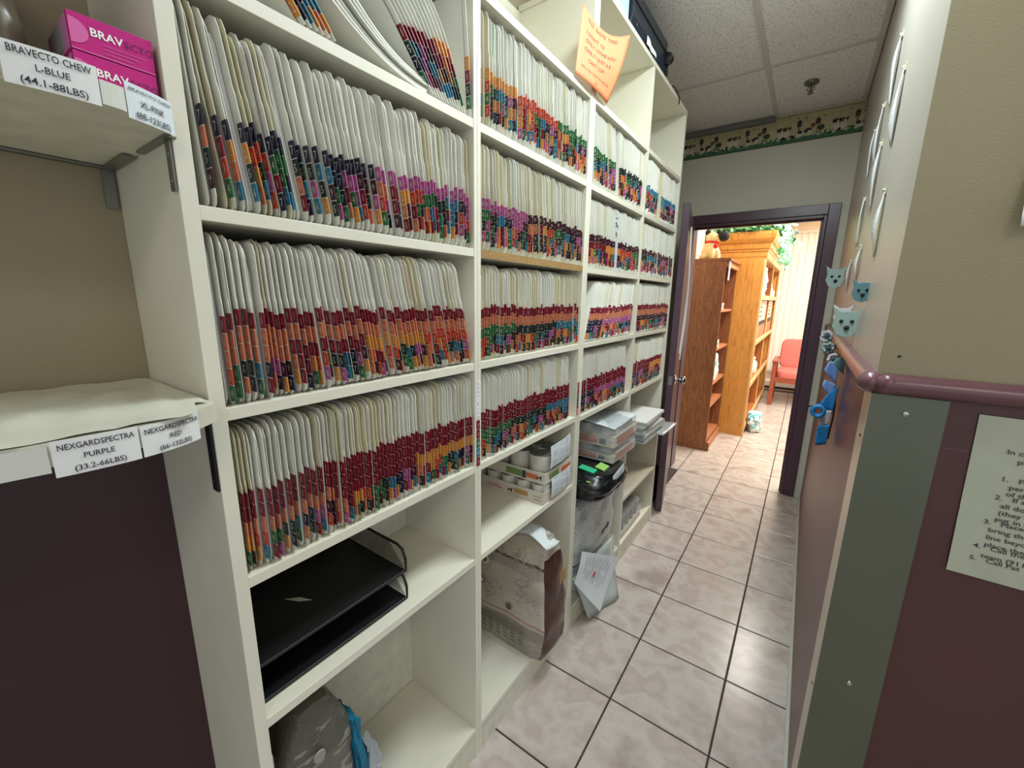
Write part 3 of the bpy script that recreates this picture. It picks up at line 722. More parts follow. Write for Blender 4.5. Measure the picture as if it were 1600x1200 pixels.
# ------------------------------------------------------------------ sacks
def sack(mb, c, hx, hy, h, n=36, top=.5, bulge=.12, lean=(0, 0), seed=1, wr=.006, mi=0, rot=0, flat=4):
    cx, cy, cz = c
    def fn(u, v):
        a = 2*PI*u; ca, sa = math.cos(a), math.sin(a); e = 2/flat
        px = math.copysign(abs(ca)**e, ca); py = math.copysign(abs(sa)**e, sa)
        s = 1+bulge*math.sin(PI*min(1, v*1.2)); 
        if v < .08: s *= .90+.10*v/.08
        tt = max(0, (v-.72)/.28); fy = 1-(1-top)*tt*tt; fx = 1-(1-top)*tt*tt*.15
        nz = mnoise.noise(v3((px*2.2+seed*9, py*2.2, v*5)))*wr*2+mnoise.noise(v3((px*6+seed*5, py*6, v*14)))*wr
        x = px*(hx*s*fx+nz); y = py*(hy*s*fy+nz); x, y = x*math.cos(rot)-y*math.sin(rot), x*math.sin(rot)+y*math.cos(rot)
        return (cx+x+lean[0]*v, cy+y+lean[1]*v, cz+h*v)
    mb.grid(fn, n, 22, mi, True); k = len(mb.v); mb.f.append(tuple(range(k-n, k))); mb.m.append(mi); b = k-23*n; mb.f.append(tuple(range(b+n-1, b-1, -1))); mb.m.append(mi)
KB = bag_mat('kibble_bag_print', [(0, '#a9a294'), (.02, '#b3ac9e'), (.075, '#8d867b'), (.13, '#b3ac9e'), (.145, '#a5493a'), (.149, '#b8b1a4'), (.24, '#b2a99c'), (.335, '#9b9488'), (.372, '#4a2f22'), (.384, '#b4ab97'), (.47, '#b8b1a2')], lines=(70, 70, 420), ink='#948d82', ink_amt=.485, wrinkle=.4)
BRB = mat('brown_bag_gusset', '#4a2e28', .3, var=.2, vscale=30, bump=.7, bscale=40)
def bag_with_gusset(name, label, c, hx, hy, h, m1, m2, **k):
    t = thing(name, label, 'bag', c); m = MB(); sack(m, c, hx, hy, h, **k)
    n_ = k.get('n', 36); fr = [i for i in range(n_*22) if (i % n_) in (0, 1, 2, 3, n_-1, n_-2, n_-3, n_-4) and i//n_ < 19]
    side = MB(); side.v = m.v; side.f = [m.f[i] for i in fr]; side.m = [0]*len(fr)
    main = MB(); main.v = m.v; main.f = [f for i, f in enumerate(m.f) if i not in set(fr)]; main.m = [0]*len(main.f)
    main.compact(); side.compact(); obj('printed_film', main, m1, t, smooth=True, ang=60); obj('side_gusset', side, m2, t, smooth=True, ang=60, label='plain gusset in a second colour')
    return t
t = bag_with_gusset('kibble_bag', 'tall beige and brown bag of kibble standing in the middle unit', (-.376, -.055, .1125), .158, .072, .475, KB, BRB, top=.35, bulge=.10, seed=3, wr=.006, flat=7)
m = MB()                                           # gold lettering on the gusset, logo seals and table on the front
for i, ch in enumerate('HILL'): pass
for i in range(4): m.box((-.188, -.07+i*.012, .43), (-.1862, -.064+i*.012, .475+.01*(i % 2)))
obj('gusset_lettering', m, TANP, t)
def seal(mm, x, y, z, r, mi=0): mm.lathe((x, y, z), [(r, 0), (r*.9, .001)], 16, mi, axis='y')
m = MB(); seal(m, -.49, -.141, .36, .017, 0); seal(m, -.49, -.1425, .36, .011, 1); seal(m, -.36, -.141, .30, .013, 0); seal(m, -.475, -.141, .455, .022, 1); seal(m, -.475, -.1425, .455, .014, 0)
obj('round_seals', m, [mat('seal_grey', '#5e574f', .5), mat('seal_light', '#c9c3b4', .5)], t)
m = MB()
for i in range(7):
    for j in range(5): m.box((-.52+i*.034, -.1435, .165+j*.014), (-.496+i*.034, -.142, .171+j*.014))
obj('feeding_table', m, mat('table_print', '#75706a', .5), t)
m = MB(); n = 10
m.grid(lambda u, v: (-.36+.15*u, -.12+.09*v+.012*math.sin(u*5), .592+.012*math.sin(u*3+v*2)-.03*max(0, u-.8)), 10, 4, 0)
k = obj('invoice_sheet', m, PAPERB, loc=(-.3, -.08, .59), smooth=True); k.modifiers.new('t', 'SOLIDIFY').thickness = .0008
tag(k, 'white invoice sheet lying on top of the beige and brown kibble bag', 'paper')
# grey and teal bag plus leaflet at the bottom of the nearest unit
GB = bag_mat('grey_bag_print', [(0, '#5c584f'), (.1, '#625e54'), (.16, '#56534b'), (.22, '#67635a'), (.36, '#5b574f')], ink='#8b887e', ink_amt=.52, lines=(18, 18, 60), wrinkle=.9, rough=.35)
t = thing('kibble_bag', 'grey bag with teal end slumped at the bottom of the nearest unit', 'bag', (-.42, -.90, .112))
m = MB(); sack(m, (-.405, -.885, .1125), .105, .080, .50, top=.45, bulge=.06, seed=8, lean=(.0, -.012), wr=.005, flat=5); obj('printed_film', m, GB, t, smooth=True)
m = MB(); sack(m, (-.335, -.792, .1125), .045, .012, .385, n=24, top=.6, bulge=.08, seed=4, lean=(-.0, -.02)); obj('teal_end', m, BLUEBAG, t, smooth=True, label='glossy teal end of the bag')
m = MB(); sack(m, (-.298, -.775, .1125), .020, .018, .30, n=20, top=.5, bulge=.1, seed=6, lean=(0, -.01)); obj('crimped_seal', m, mat('silver_film', '#b8c4c8', .2, .6), t, smooth=True, label='silver crimped seal')
m = MB(); m.lathe((-.292, -.900, .50), [(.013, 0), (.012, .003)], 18, axis='x'); obj('round_emblem', m, mat('emblem_pale', '#94928a', .5), t)
m = MB(); m.obox((-.36, -.9885, .36), (.08, .0, 0), (0, .0025, .0), (.0, .0, .245), 0)
for q in range(4): m.box((-.276, -.986+.0, .60-q*.012), (-.2755, -.984, .602-q*.012), 1)
tag(obj('carton_leaflet', m, [LEAFLET, INK, mat('green_grey_print', '#5b6a58', .5)], loc=(-.36, -.978, .112)), 'pale flat carton leaning on the left side beside the grey bag', 'carton')

# ------------------------------------------------------------------ cases of canned food
def can(x, y, z, r, h, label, grp):
    t = thing('food_can', label, 'can', (x, y, z), grp)
    m = MB(); m.lathe((x, y, z), [(r*.97, 0), (r, .002), (r, h-.004)], 22); obj('can_body', m, CANM, t, smooth=True)
    m = MB(); m.lathe((x, y, z+h-.004), [(r*1.01, 0), (r*1.02, .003), (r*.95, .004), (r*.93, .001), (r*.6, .0015)], 22); obj('can_lid', m, CANL, t, smooth=True)
    return t
def case(z, x0, x1, y0, y1, h, label, prints, grp=None):
    t = thing('can_tray', label, 'cardboard tray', (x0, y0, z), grp); w = .0025
    obj('carton', B(((x0, y0, z), (x1, y1, z+w)), ((x0, y0, z+w), (x1, y0+w, z+h)), ((x0, y1-w, z+w), (x1, y1, z+h)), ((x0, y0+w, z+w), (x0+w, y1-w, z+h)), ((x1-w, y0+w, z+w), (x1, y1-w, z+h))), TRAYC, t)
    m = MB(); ms = []
    for a, b, c, d, mt, side in prints:
        if mt not in ms: ms.append(mt)
        k = ms.index(mt)
        if side == 'y': m.box((x0+a, y0-.0006, z+c), (x0+b, y0-.0001, z+d), k)
        else: m.box((x1+.0001, y0+a, z+c), (x1+.0006, y0+b, z+d), k)
    ms.append(INK)
    k = len(ms)-1
    px = x0+prints[-1][0]-.035; pz = z+.012             # small running dog silhouette
    if z > .75: px = x1-.035
    else: px = x0+.125
    m.prism([(px+a*.001, y0-.0008, pz+b*.001) for a, b in ((0, 0), (2, 8), (0, 14), (5, 12), (16, 13), (20, 18), (24, 17), (21, 11), (20, 0), (17, 0), (16, 7), (6, 7), (3, 0))], (0, .0004, 0), k)
    obj('carton_print', m, ms, t)
    return t
case(.7005, -.552, -.272, -.062, .150, .046, 'lower open cardboard tray of small cans on the middle unit shelf',
     [(.03, .09, .022, .026, PINKP, 'y'), (.03, .10, .013, .019, PINKP, 'y'), (.155, .215, .016, .034, TANP, 'y'), (.237, .272, .013, .017, TANP, 'y'), (.235, .272, .025, .028, INKG, 'y'), (.05, .09, .01, .03, PINKP, 'x')], 'stacked open trays of cans')
for i in range(4):
    for j in range(3):
        can(-.305-i*.068, -.026+j*.068, .7032, .0325, .071, 'small pale can in the lower tray, %s from the front, %s from the near side' % (ordinal(i+1), ordinal(j+1)), 'small cans in the lower tray')
ct = case(.776, -.54, -.272, -.055, .15, .042, 'upper open cardboard tray of large cans, stacked on the small cans',
     [(.10, .17, .008, .032, GREENP, 'y'), (.172, .188, .006, .034, DARKT, 'y'), (.19, .238, .012, .030, ORANGP, 'y'), (.12, .19, .008, .028, ORANGP, 'x'), (.03, .10, .01, .03, GREENP, 'x')], 'stacked open trays of cans')
for i in range(3):
    for j in range(2):
        can(-.318-i*.085, -.008+j*.090, .7788, .041, .098, 'large pale can in the upper tray, %s from the front, %s side' % (ordinal(i+1), ('near', 'far')[j]), 'large cans in the upper tray')
def invoice(y0, y1, z0, z1, tilt, x, label, curl=.006):
    m = MB(); n = 8
    m.grid(lambda u, v: (x+curl*math.sin(v*PI)*.5+.004*math.sin(u*PI*1.3), y0+(y1-y0)*u, z0+(z1-z0)*v+tilt*u+.002*math.sin(u*6)), 10, n, 0)
    for r in range(9):
        v = .90-r*.10; 
        for q in range(3):
            if (r*3+q) % 4 == 3: continue
            u0 = .08+q*.29; u1 = u0+.22; f = lambda u, v: (x+curl*math.sin(v*PI)*.5+.004*math.sin(u*PI*1.3)+.0006, y0+(y1-y0)*u, z0+(z1-z0)*v+tilt*u+.002*math.sin(u*6))
            m.poly([f(u0, v), f(u1, v), f(u1, v+.018), f(u0, v+.018)], 1)
    o = obj('invoice_slip', m, [PAPERB, INKG], loc=(x, y0, z0), smooth=True); return tag(o, label, 'paper')
invoice(-.035, .115, .832, .915, .012, -.264, 'white printed slip stuck on the front of the upper can tray')
invoice(-.022, .125, .716, .792, .004, -.264, 'white printed slip stuck on the front of the lower can tray')

# far unit, left column: wrapped cases, black bag, white bag, mail
def wrapped(x0, x1, y0, y1, z, h, label):
    t = thing('wrapped_case', label, 'food case', (x0, y0, z), 'wrapped cases of cans in the far unit')
    obj('carton', B(((x0, y0, z), (x1, y1, z+h*.55))), TRAYC, t)
    m = MB(); m.box((x0+.02, y0-.0006, z+.008), (x1-.08, y0-.0001, z+h*.45), 0); m.box((x1-.07, y0-.0006, z+.01), (x1-.04, y0-.0001, z+h*.4), 1); m.box((x1+.0001, y0+.03, z+.006), (x1+.0006, y1-.05, z+h*.5), 0); obj('carton_print', m, [ORANGP, DARKT], t)
    for i in range(3):
        for j in range(4):
            cx, cy = x0+.045+i*(x1-x0-.09)/2, y0+.045+j*(y1-y0-.09)/3; m = MB(); m.lathe((cx, cy, z+h*.55), [(.034, 0), (.034, h*.42), (.032, h*.45)], 16); obj('can', m, CANM, t, smooth=True)
    m = MB(); sack(m, ((x0+x1)/2, (y0+y1)/2, z-.001), (x1-x0)/2+.004, (y1-y0)/2+.004, h+.006, n=40, top=.96, bulge=.02, seed=int(z*100), wr=.003, flat=9); obj('shrink_wrap', m, FILMW, t, smooth=True)
    return t
wrapped(-.50, -.205, .415, .70, .716, .068, 'lower shrink-wrapped case of cans above the black bag in the far unit')
wrapped(-.50, -.200, .405, .69, .790, .088, 'upper shrink-wrapped case of cans under a sheet in the far unit')
m = MB(); m.grid(lambda u, v: (-.50+.30*u, .40+.28*v, .8865+.006*math.sin(u*4+v*3)-.02*max(0, u-.85)), 10, 8, 0)
for r in range(7): m.poly([(-.36+.0, .43+r*.03, .8955), (-.24, .43+r*.03, .8955), (-.24, .434+r*.03, .8955), (-.36, .434+r*.03, .8955)], 1)
o = obj('invoice_sheet', m, [PAPERB, INKG], loc=(-.35, .5, .888), smooth=True); o.modifiers.new('t', 'SOLIDIFY').thickness = .0008
tag(o, 'white sheet lying on the upper wrapped case in the far unit', 'paper')
BB = noise_mix('black_bag_film', ['#101313', '#171b1b', '#3a4444'], 22, (1, 1, 2), rough=.25, dist=1.5, bump=.8, stops=[.3, .55, .75])
t = thing('treat_bag', 'glossy black bag with green printing below the wrapped cases', 'bag', (-.36, .40, .60))
m = MB(); sack(m, (-.35, .385, .598), .165, .16, .112, top=.75, bulge=.10, seed=12, wr=.005, flat=4, lean=(.02, 0)); obj('film', m, BB, t, smooth=True)
m = MB(); m.obox((-.30, .235, .668), (.030, -.004, .004), (0, -.002, 0), (0, 0, .018), 0); m.obox((-.235, .235, .658), (.008, 0, 0), (0, -.0035, 0), (0, 0, .035), 1); m.obox((-.27, .30, .716), (.035, 0, -.004), (0, .02, 0), (0, 0, .002), 0); m.obox((-.23, .36, .716), (.02, 0, -.004), (0, .03, 0), (0, 0, .002), 1)
obj('green_print', m, [mat('green_print', '#37c38c', .4), mat('lime_print', '#9fd06a', .4)], t)
m = MB(); m.grid(lambda u, v: (-.170+.006*math.sin(v*3), .33+.12*u, .60+.10*v+.02*u), 6, 6, 0)
for r in range(6): m.poly([(-.1635, .345, .62+r*.013), (-.1635, .435, .635+r*.013), (-.1635, .435, .638+r*.013), (-.1635, .345, .623+r*.013)], 1)
tag(obj('invoice_slip', m, [PAPERB, INKG], loc=(-.17, .38, .65)), 'white printed slip hanging on the front of the black bag', 'paper')
WB = bag_mat('white_bag_print', [(0, '#b8bdbb'), (.06, '#c4c8c5'), (.085, '#4f7480'), (.10, '#a5b1b1'), (.15, '#3d5a66'), (.16, '#c0c5c2'), (.3, '#c6cac7'), (.42, '#b3b8b6')], ink='#8d9696', ink_amt=.50, lines=(70, 70, 420), rough=.35, wrinkle=.35)
t = thing('kibble_bag', 'large white bag of kibble with teal bands in the far unit', 'bag', (-.40, .44, .112))
m = MB(); sack(m, (-.395, .455, .1125), .125, .20, .475, top=.5, bulge=.06, seed=21, wr=.008, flat=6); obj('printed_film', m, WB, t, smooth=True)
m = MB(); px, pz = -.33, .405     # black cat silhouette printed on the bag front
m.prism([(-.255+.0, .46+a*.0016, .33+b*.0016) for a, b in ((0, 0), (6, 12), (20, 16), (36, 16), (46, 24), (50, 20), (56, 20), (56, 12), (48, 6), (44, 0), (42, 8), (22, 6), (16, 0), (12, 0), (12, 6))], (.0012, 0, 0)); 
m.prism([(-.40+a*.0016, .248, .36+b*.0016) for a, b in ((0, 0), (6, 12), (20, 16), (36, 16), (46, 24), (50, 20), (56, 20), (56, 12), (48, 6), (44, 0), (42, 8), (22, 6), (16, 0), (12, 0), (12, 6))], (0, .0012, 0))
obj('cat_print', m, INK, t)
# mail leaning out onto the floor
t = thing('mail_bundle', 'plastic-wrapped mail leaning out of the far unit onto the floor', 'mail', (-.25, .40, .1))
def sheetq(c0, c1, c2, c3, th, mb, mi=0, wave=.006, n=8):
    c0, c1, c2, c3 = map(v3, (c0, c1, c2, c3)); nn = (c1-c0).cross(c3-c0).normalized()
    f = lambda u, v, o=0: (c0*(1-u)*(1-v)+c1*u*(1-v)+c2*u*v+c3*(1-u)*v)+nn*(o+wave*math.sin(u*4+v*3)+wave*.5*math.sin(v*9))
    mb.grid(lambda u, v: f(u, v), n, n, mi); return f
m = MB(); f = sheetq((-.262, .20, .25), (-.215, .29, .012), (-.165, .50, .012), (-.245, .60, .27), .004, m); o = obj('plastic_pack', m, mat('greenish_plastic', '#b7c2bb', .2, var=.1), t, smooth=True); o.modifiers.new('t', 'SOLIDIFY').thickness = .012
m = MB(); f = sheetq((-.238, .215, .385), (-.232, .150, .275), (-.178, .305, .062), (-.205, .590, .165), .001, m, wave=.003)
for r in range(10):
    v = .15+r*.07; 
    for a, b in (((.1, .35), (.45, .7)) if r % 3 else ((.15, .6),)):
        m.poly([f(a, v, .0012), f(b, v, .0012), f(b, v+.012, .0012), f(a, v+.012, .0012)], 1)
m.poly([f(.42, .45, .0014), f(.55, .45, .0014), f(.55, .5, .0014), f(.42, .5, .0014)], 2)
o = obj('cover_letter', m, [PAPERB, INKG, RED], t, smooth=True, label='white letter with grey print on the front of the bundle')
# far unit, right column
t = thing('magazine_stack', 'stack of magazines sticking out of the far unit shelf', 'magazines', (-.30, .98, .688), 'magazines in the far unit')
for i in range(7):
    a = R.uniform(-.05, .05); ox = -.335+R.uniform(-.01, .012)+.012*(i < 2); m = MB()
    m.obox((ox, .99+R.uniform(-.01, .01), .6965+i*.0165), (.135*math.cos(a), .135*math.sin(a), 0), (-.17*math.sin(a), .17*math.cos(a), 0), (0, 0, .007)); m.obox((ox-.002, .99, .6965+i*.0165), (.131, 0, 0), (0, .166, 0), (0, 0, .0079), 1)
    obj('magazine', m, [mat('mag_cover_%d' % (i % 3), ('#aab0ae', '#8f9494', '#c2c6c2')[i % 3], .35), PAPER], t, label='glossy magazine')
t = thing('clear_sleeve', 'loose magazine sleeve jutting past the end of the magazine shelf', 'magazine sleeve', (-.2, 1.15, .69))
m = MB(); sheetq((-.33, 1.02, .690), (-.155, 1.02, .700), (-.150, 1.29, .700), (-.33, 1.29, .690), .01, m, wave=.002); o = obj('sleeve', m, mat('grey_sleeve', '#aeb2b0', .25), t, smooth=True); o.modifiers.new('t', 'SOLIDIFY').thickness = .008
t = thing('wrapped_case', 'shrink-wrapped case of dark cans on the bottom of the far unit', 'food case', (-.42, .80, .108))
obj('carton', B(((-.52, .785, .109), (-.285, 1.16, .135))), TRAYC, t)
for i in range(3):
    for j in range(5):
        m = MB(); m.lathe((-.48+i*.075, .825+j*.074, .135), [(.034, 0), (.034, .085), (.031, .09)], 16); obj('can', m, mat('grey_can', '#7d7b74', .4, .3), t, smooth=True)
m = MB(); sack(m, (-.402, .972, .1085), .121, .191, .125, n=40, top=.94, bulge=.02, seed=31, wr=.004, flat=9); obj('shrink_wrap', m, FILMW, t, smooth=True)

# ------------------------------------------------------------------ orange note, pink clip, top-of-shelf gear
m = MB()
def onf(u, v, o=0):
    y = .045+.33*u-.03*(1-v)*(u-.5); z = 2.075+.215*v-.0*u
    c = v3((-.262, .062, 2.285))*(1-u)*v+v3((-.262, .395, 2.345))*u*v+v3((-.262, .028, 2.086))*(1-u)*(1-v)+v3((-.262, .270, 2.085))*u*(1-v)
    out = .022*u*u*v+.016*math.sin(PI*u)*(1-v)*.6+.01*math.sin(v*PI)*u
    return c+v3((out+o, -.02*u*v*0, -.035*math.sin(PI*u)*v))
m.grid(lambda u, v: onf(u, v), 16, 14, 0)
o = obj('orange_note', m, ORANGE, loc=(-.262, .06, 2.18), smooth=True); o.modifiers.new('t', 'SOLIDIFY').thickness = .0004
tag(o, 'bright orange handwritten note hanging from the high shelf front', 'note')
m = MB()
rows = [('TO  NOTE  TIMES', .86, .13, .74), ('I DON\'T  TO', .68, .12, .50), ('ONLY I DONE WITH"', .56, .12, .80), ('ONLY I JUST A B', .43, .12, .72), ('CAN\'T COPY', .30, .22, .62), ('LIKE U TELL THEM YOU ARE DONE', .17, .10, .82), (':)', .06, .45, .52)]
for s, v, u0, u1 in rows:
    tm = MB(); text_into(tm, s, 1, (0, 0, 0), (1, 0, 0), (0, 1, 0), 0); W = max(p[0] for p in tm.v) or 1; hh = .085 if len(s) < 20 else .05
    k = len(m.v); m.v += [tuple(onf(u0+(u1-u0)*p[0]/W, v+p[1]*hh-.0, .0012)) for p in tm.v]; m.f += [tuple(k+i for i in q) for q in tm.f]; m.m += [0]*len(tm.f)
c = obj('handwriting', m, mat('brown_marker', '#8a4630', .6), o); c['kind'] = 'stuff'
t = thing('bag_clip', 'small pink and white clip lying in the high open cubby', 'clip', (-.35, .60, 2.085))
m = MB(); m.obox((-.34, .655, 2.10), (.006, .045, .014), (.006, -.002, 0), (0, -.002, .005)); obj('clip_jaw', m, mat('pink_plastic', '#c98a80', .4), t)
m = MB(); m.obox((-.345, .60, 2.093), (.012, .028, 0), (.008, -.004, 0), (0, 0, .007)); m.obox((-.33, .615, 2.115), (.002, .012, .022), (.004, 0, 0), (0, .002, .002)); obj('clip_handle', m, mat('pale_plastic', '#c4cfc4', .4), t)
t = thing('equipment_case', 'black equipment case on top of the shelving near the ceiling', 'equipment', (-.35, .68, 2.418))
m = MB(); m.prism([(-.52, .46, 2.4195), (-.272, .46, 2.4195), (-.262, .46, 2.45), (-.262, .46, 2.545), (-.275, .46, 2.56), (-.52, .46, 2.56)], (0, .44, 0)); obj('case_body', m, BLACKP, t, bevel=.004)
m = MB(); m.box((-.262, .47, 2.498), (-.2585, .89, 2.503)); obj('seam', m, BLACK, t)
m = MB(); m.lathe((-.252, .90, 2.475), [(.010, 0), (.022, .004), (.022, .03), (.010, .034)], 16, axis='y'); m.box((-.30, .895, 2.4195), (-.258, .915, 2.50)); obj('latch_roller', m, BLACK, t, smooth=True)
m = MB(); m.box((-.261, .49, 2.52), (-.2595, .53, 2.535)); m.box((-.261, .50, 2.43), (-.2595, .508, 2.438)); obj('latch_plate', m, ZINC, t)
for i, (a, b, lb) in enumerate(((.30, .375, 'blue-lit white carton, left one beside the black case on top'), (.38, .452, 'blue-lit white carton, right one beside the black case on top'))):
    tag(obj('white_carton', B(((-.50, a, 2.4195), (-.275, b, 2.55))), mat('white_carton_blue_lit', '#b7d3e2', .5), loc=(-.4, a, 2.4195), bevel=.002), lb, 'carton', 'cartons on top of the shelving')  # white cartons, blue cast of the light put into their colour
m = MB(); m.grid(lambda u, v: (-.258+.002*math.sin(u*9), .62+.12*u, 2.420+.03*v*(1-u*.6)), 8, 3, 0); o = obj('paper_strip', m, PAPER, loc=(-.258, .66, 2.42)); o.modifiers.new('t', 'SOLIDIFY').thickness = .002
tag(o, 'curled strip of white paper on the top board before the black case', 'paper')
m = MB(); m.tube([(-.262, 1.02, 2.421), (-.262, 1.06, 2.428), (-.259, 1.10, 2.421), (-.256, 1.13, 2.405), (-.2605, 1.145, 2.385)], .003); tag(obj('black_cable', m, BLACK, loc=(-.26, 1.06, 2.42), smooth=True), 'short black cable end hanging over the top board edge', 'cable')

# ------------------------------------------------------------------ wall shelves of the niche
def niche_shelf(z, th, label, top_film):
    t = thing('wall_shelf', label, 'shelf', (-.38, -1.2, z)); out = []
    yb = -1.0135
    prof = [(-.240, yb), (-.222, -1.035), (-.208, -1.053), (-.195, -1.08), (-.187, -1.115), (-.187, -1.16), (-.193, -1.21), (-.197, -1.27), (-.20, -1.34), (-.20, -1.42), (-.20, -2.2)] if top_film else \
           [(-.250, yb), (-.236, -1.035), (-.224, -1.062), (-.219, -1.09), (-.221, -1.13), (-.228, -1.17), (-.236, -1.22), (-.243, -1.28), (-.248, -1.35), (-.25, -1.43), (-.25, -2.2)]
    def cr(p0, p1, p2, p3, t_): return tuple(.5*((2*b)+(-a+c)*t_+(2*a-5*b+4*c-d)*t_*t_+(-a+3*b-3*c+d)*t_**3) for a, b, c, d in zip(p0, p1, p2, p3))
    for i in range(len(prof)-1):
        if i >= len(prof)-3: out += prof[i:-1]; break
        for k in range(4): out.append(cr(prof[max(0, i-1)], prof[i], prof[i+1], prof[i+2], k/4))
    out.append(prof[-1])
    pts = [(-.5205, yb, z)]+[(x, y, z) for x, y in out]+[(-.5205, -2.2, z)]
    m = MB(); m.prism(pts[::-1], (0, 0, th)); obj('board', m, WHITE2, t, smooth=True, ang=40)
    if top_film:
        m = MB(); m.grid(lambda u, v: (-.515+(.325-(.055 if v > .95 else 0))*u, -1.62+.60*v, z+th+.0012+.0050*abs(math.sin(v*31+u*6))*(mnoise.noise((u*4, v*9, 2))+.4)), 26, 40, 0)
        obj('plastic_film', m, mat('film_cover', '#dfe0cf', .22, var=.02), t, smooth=True)
    return t, out
def edge_card(t, out, z0, z1, s0, s1, lines, off=.0015, sz=.0075, m_=None, dz=0, bold=.01):
    """card taped round the shelf front; s measured along the edge from the panel"""
    acc = [0]
    for p, q in zip(out, out[1:]): acc.append(acc[-1]+math.dist(p, q))
    def at(s):
        for i in range(len(out)-1):
            if s <= acc[i+1]:
                f = (s-acc[i])/(acc[i+1]-acc[i]); p = v3((out[i][0], out[i][1], 0)).lerp(v3((out[i+1][0], out[i+1][1], 0)), f)
                d = (v3((out[i+1][0], out[i+1][1], 0))-v3((out[i][0], out[i][1], 0))).normalized(); n = v3((-d.y, d.x, 0))
                if n.x < 0: n = -n
                return p, n
    m = MB()
    def fn(u, v, o=0):
        p, n = at(s0+(s1-s0)*u); p = p+n*(off+o); return (p.x, p.y, z0+(z1-z0)*v+dz*u)
    m.grid(lambda u, v: fn(u, v), 40, 1, 0)
    for s, v, h, wd in lines:
        tm = MB(); text_into(tm, s, 1, (0, 0, 0), (1, 0, 0), (0, 1, 0), 0, bold=bold); W = max(p[0] for p in tm.v)
        k = len(m.v); hh = h/(z1-z0); L_ = s1-s0
        for p in tm.v:
            m.v.append(fn(1-(.5-wd/2+wd*p[0]/W), v+p[1]*hh, .0012))
        m.f += [tuple(k+i for i in q) for q in tm.f]; m.m += [1]*len(tm.f)
    return obj('edge_card', m, [m_ or PAPER, INK], t, smooth=False)
t1, o1 = niche_shelf(1.2495, .025, 'lower white wall shelf with rounded corner and paper labels on its edge', True)
edge_card(t1, o1, 1.238, 1.274, .040, .108, [('NEXGARDSPECTRA', .72, .0085, .92), ('RED', .42, .008, .20), ('(66-132LBS)', .10, .008, .56)])
edge_card(t1, o1, 1.238, 1.276, .110, .176, [('NEXGARDSPECTRA', .72, .0085, .88), ('PURPLE', .42, .008, .36), ('(33.2-66LBS)', .10, .008, .60)], off=.002)
edge_card(t1, o1, 1.244, 1.272, .178, .42, [], m_=mat('worn_card', '#cfd0c6', .6))
t2, o2 = niche_shelf(1.6105, .022, 'upper white wall shelf with paper labels, holding magenta cartons', False)
edge_card(t2, o2, 1.606, 1.642, .002, .056, [('BRAVECTO CHEW', .80, .004, .9), ('XL-PINK', .42, .009, .50), ('(88-123LBS)', .08, .009, .74)], m_=PAPERB)
edge_card(t2, o2, 1.608, 1.644, .078, .142, [('BRAVECTO CHEW', .74, .009, .86), ('L-BLUE', .42, .0085, .36), ('(44.1-88LBS)', .08, .009, .70)], off=.002)
edge_card(t2, o2, 1.611, 1.634, .057, .077, [], m_=mat('worn_card', '#cfd0c6', .6))
edge_card(t2, o2, 1.610, 1.645, .144, .30, [], m_=mat('curled_card', '#d9d9d2', .5))
def bracket(t, pts, wd=(0, .014, 0)):
    m = MB()
    for a, b in zip(pts, pts[1:]):
        a, b = v3(a), v3(b); d = (b-a)/2; n = d.cross(v3(wd)).normalized()*.0012; m.obox((a+b)/2, d, v3(wd)/2, n)
    return obj('angle_bracket', m, ZINC, t, label='zinc angle bracket')
bracket(t2, [(-.375, -1.0149, 1.6085), (-.262, -1.0149, 1.6085)], (0, .012, 0)); m = MB(); m.box((-.283, -1.0155, 1.548), (-.268, -1.0132, 1.608)); m.lathe((-.2755, -1.0155, 1.592), [(.003, 0), (.002, .001)], 8, axis='y'); m.lathe((-.2755, -1.0155, 1.560), [(.003, 0), (.002, .001)], 8, axis='y'); obj('angle_bracket', m, ZINC, t2)
m = MB(); m.box((-.5195, -1.14, 1.6065), (-.5060, -1.03, 1.6090)); m.box((-.5195, -1.03, 1.55), (-.5170, -1.016, 1.6095)); m.box((-.5195, -1.03, 1.606), (-.40, -1.016, 1.6085)); obj('angle_bracket', m, ZINC, t2)
m = MB(); m.box((-.285, -1.0160, 1.135), (-.268, -1.0132, 1.2480)); m.lathe((-.2765, -1.016, 1.15), [(.003, 0), (.002, .001)], 8, axis='y'); obj('angle_bracket', m, BLACK, t1)
m = MB(); m.grid(lambda u, v: (-.25+.012*u, -1.10+.088*v, 1.2765+.002*math.sin(v*12)), 3, 8, 0)
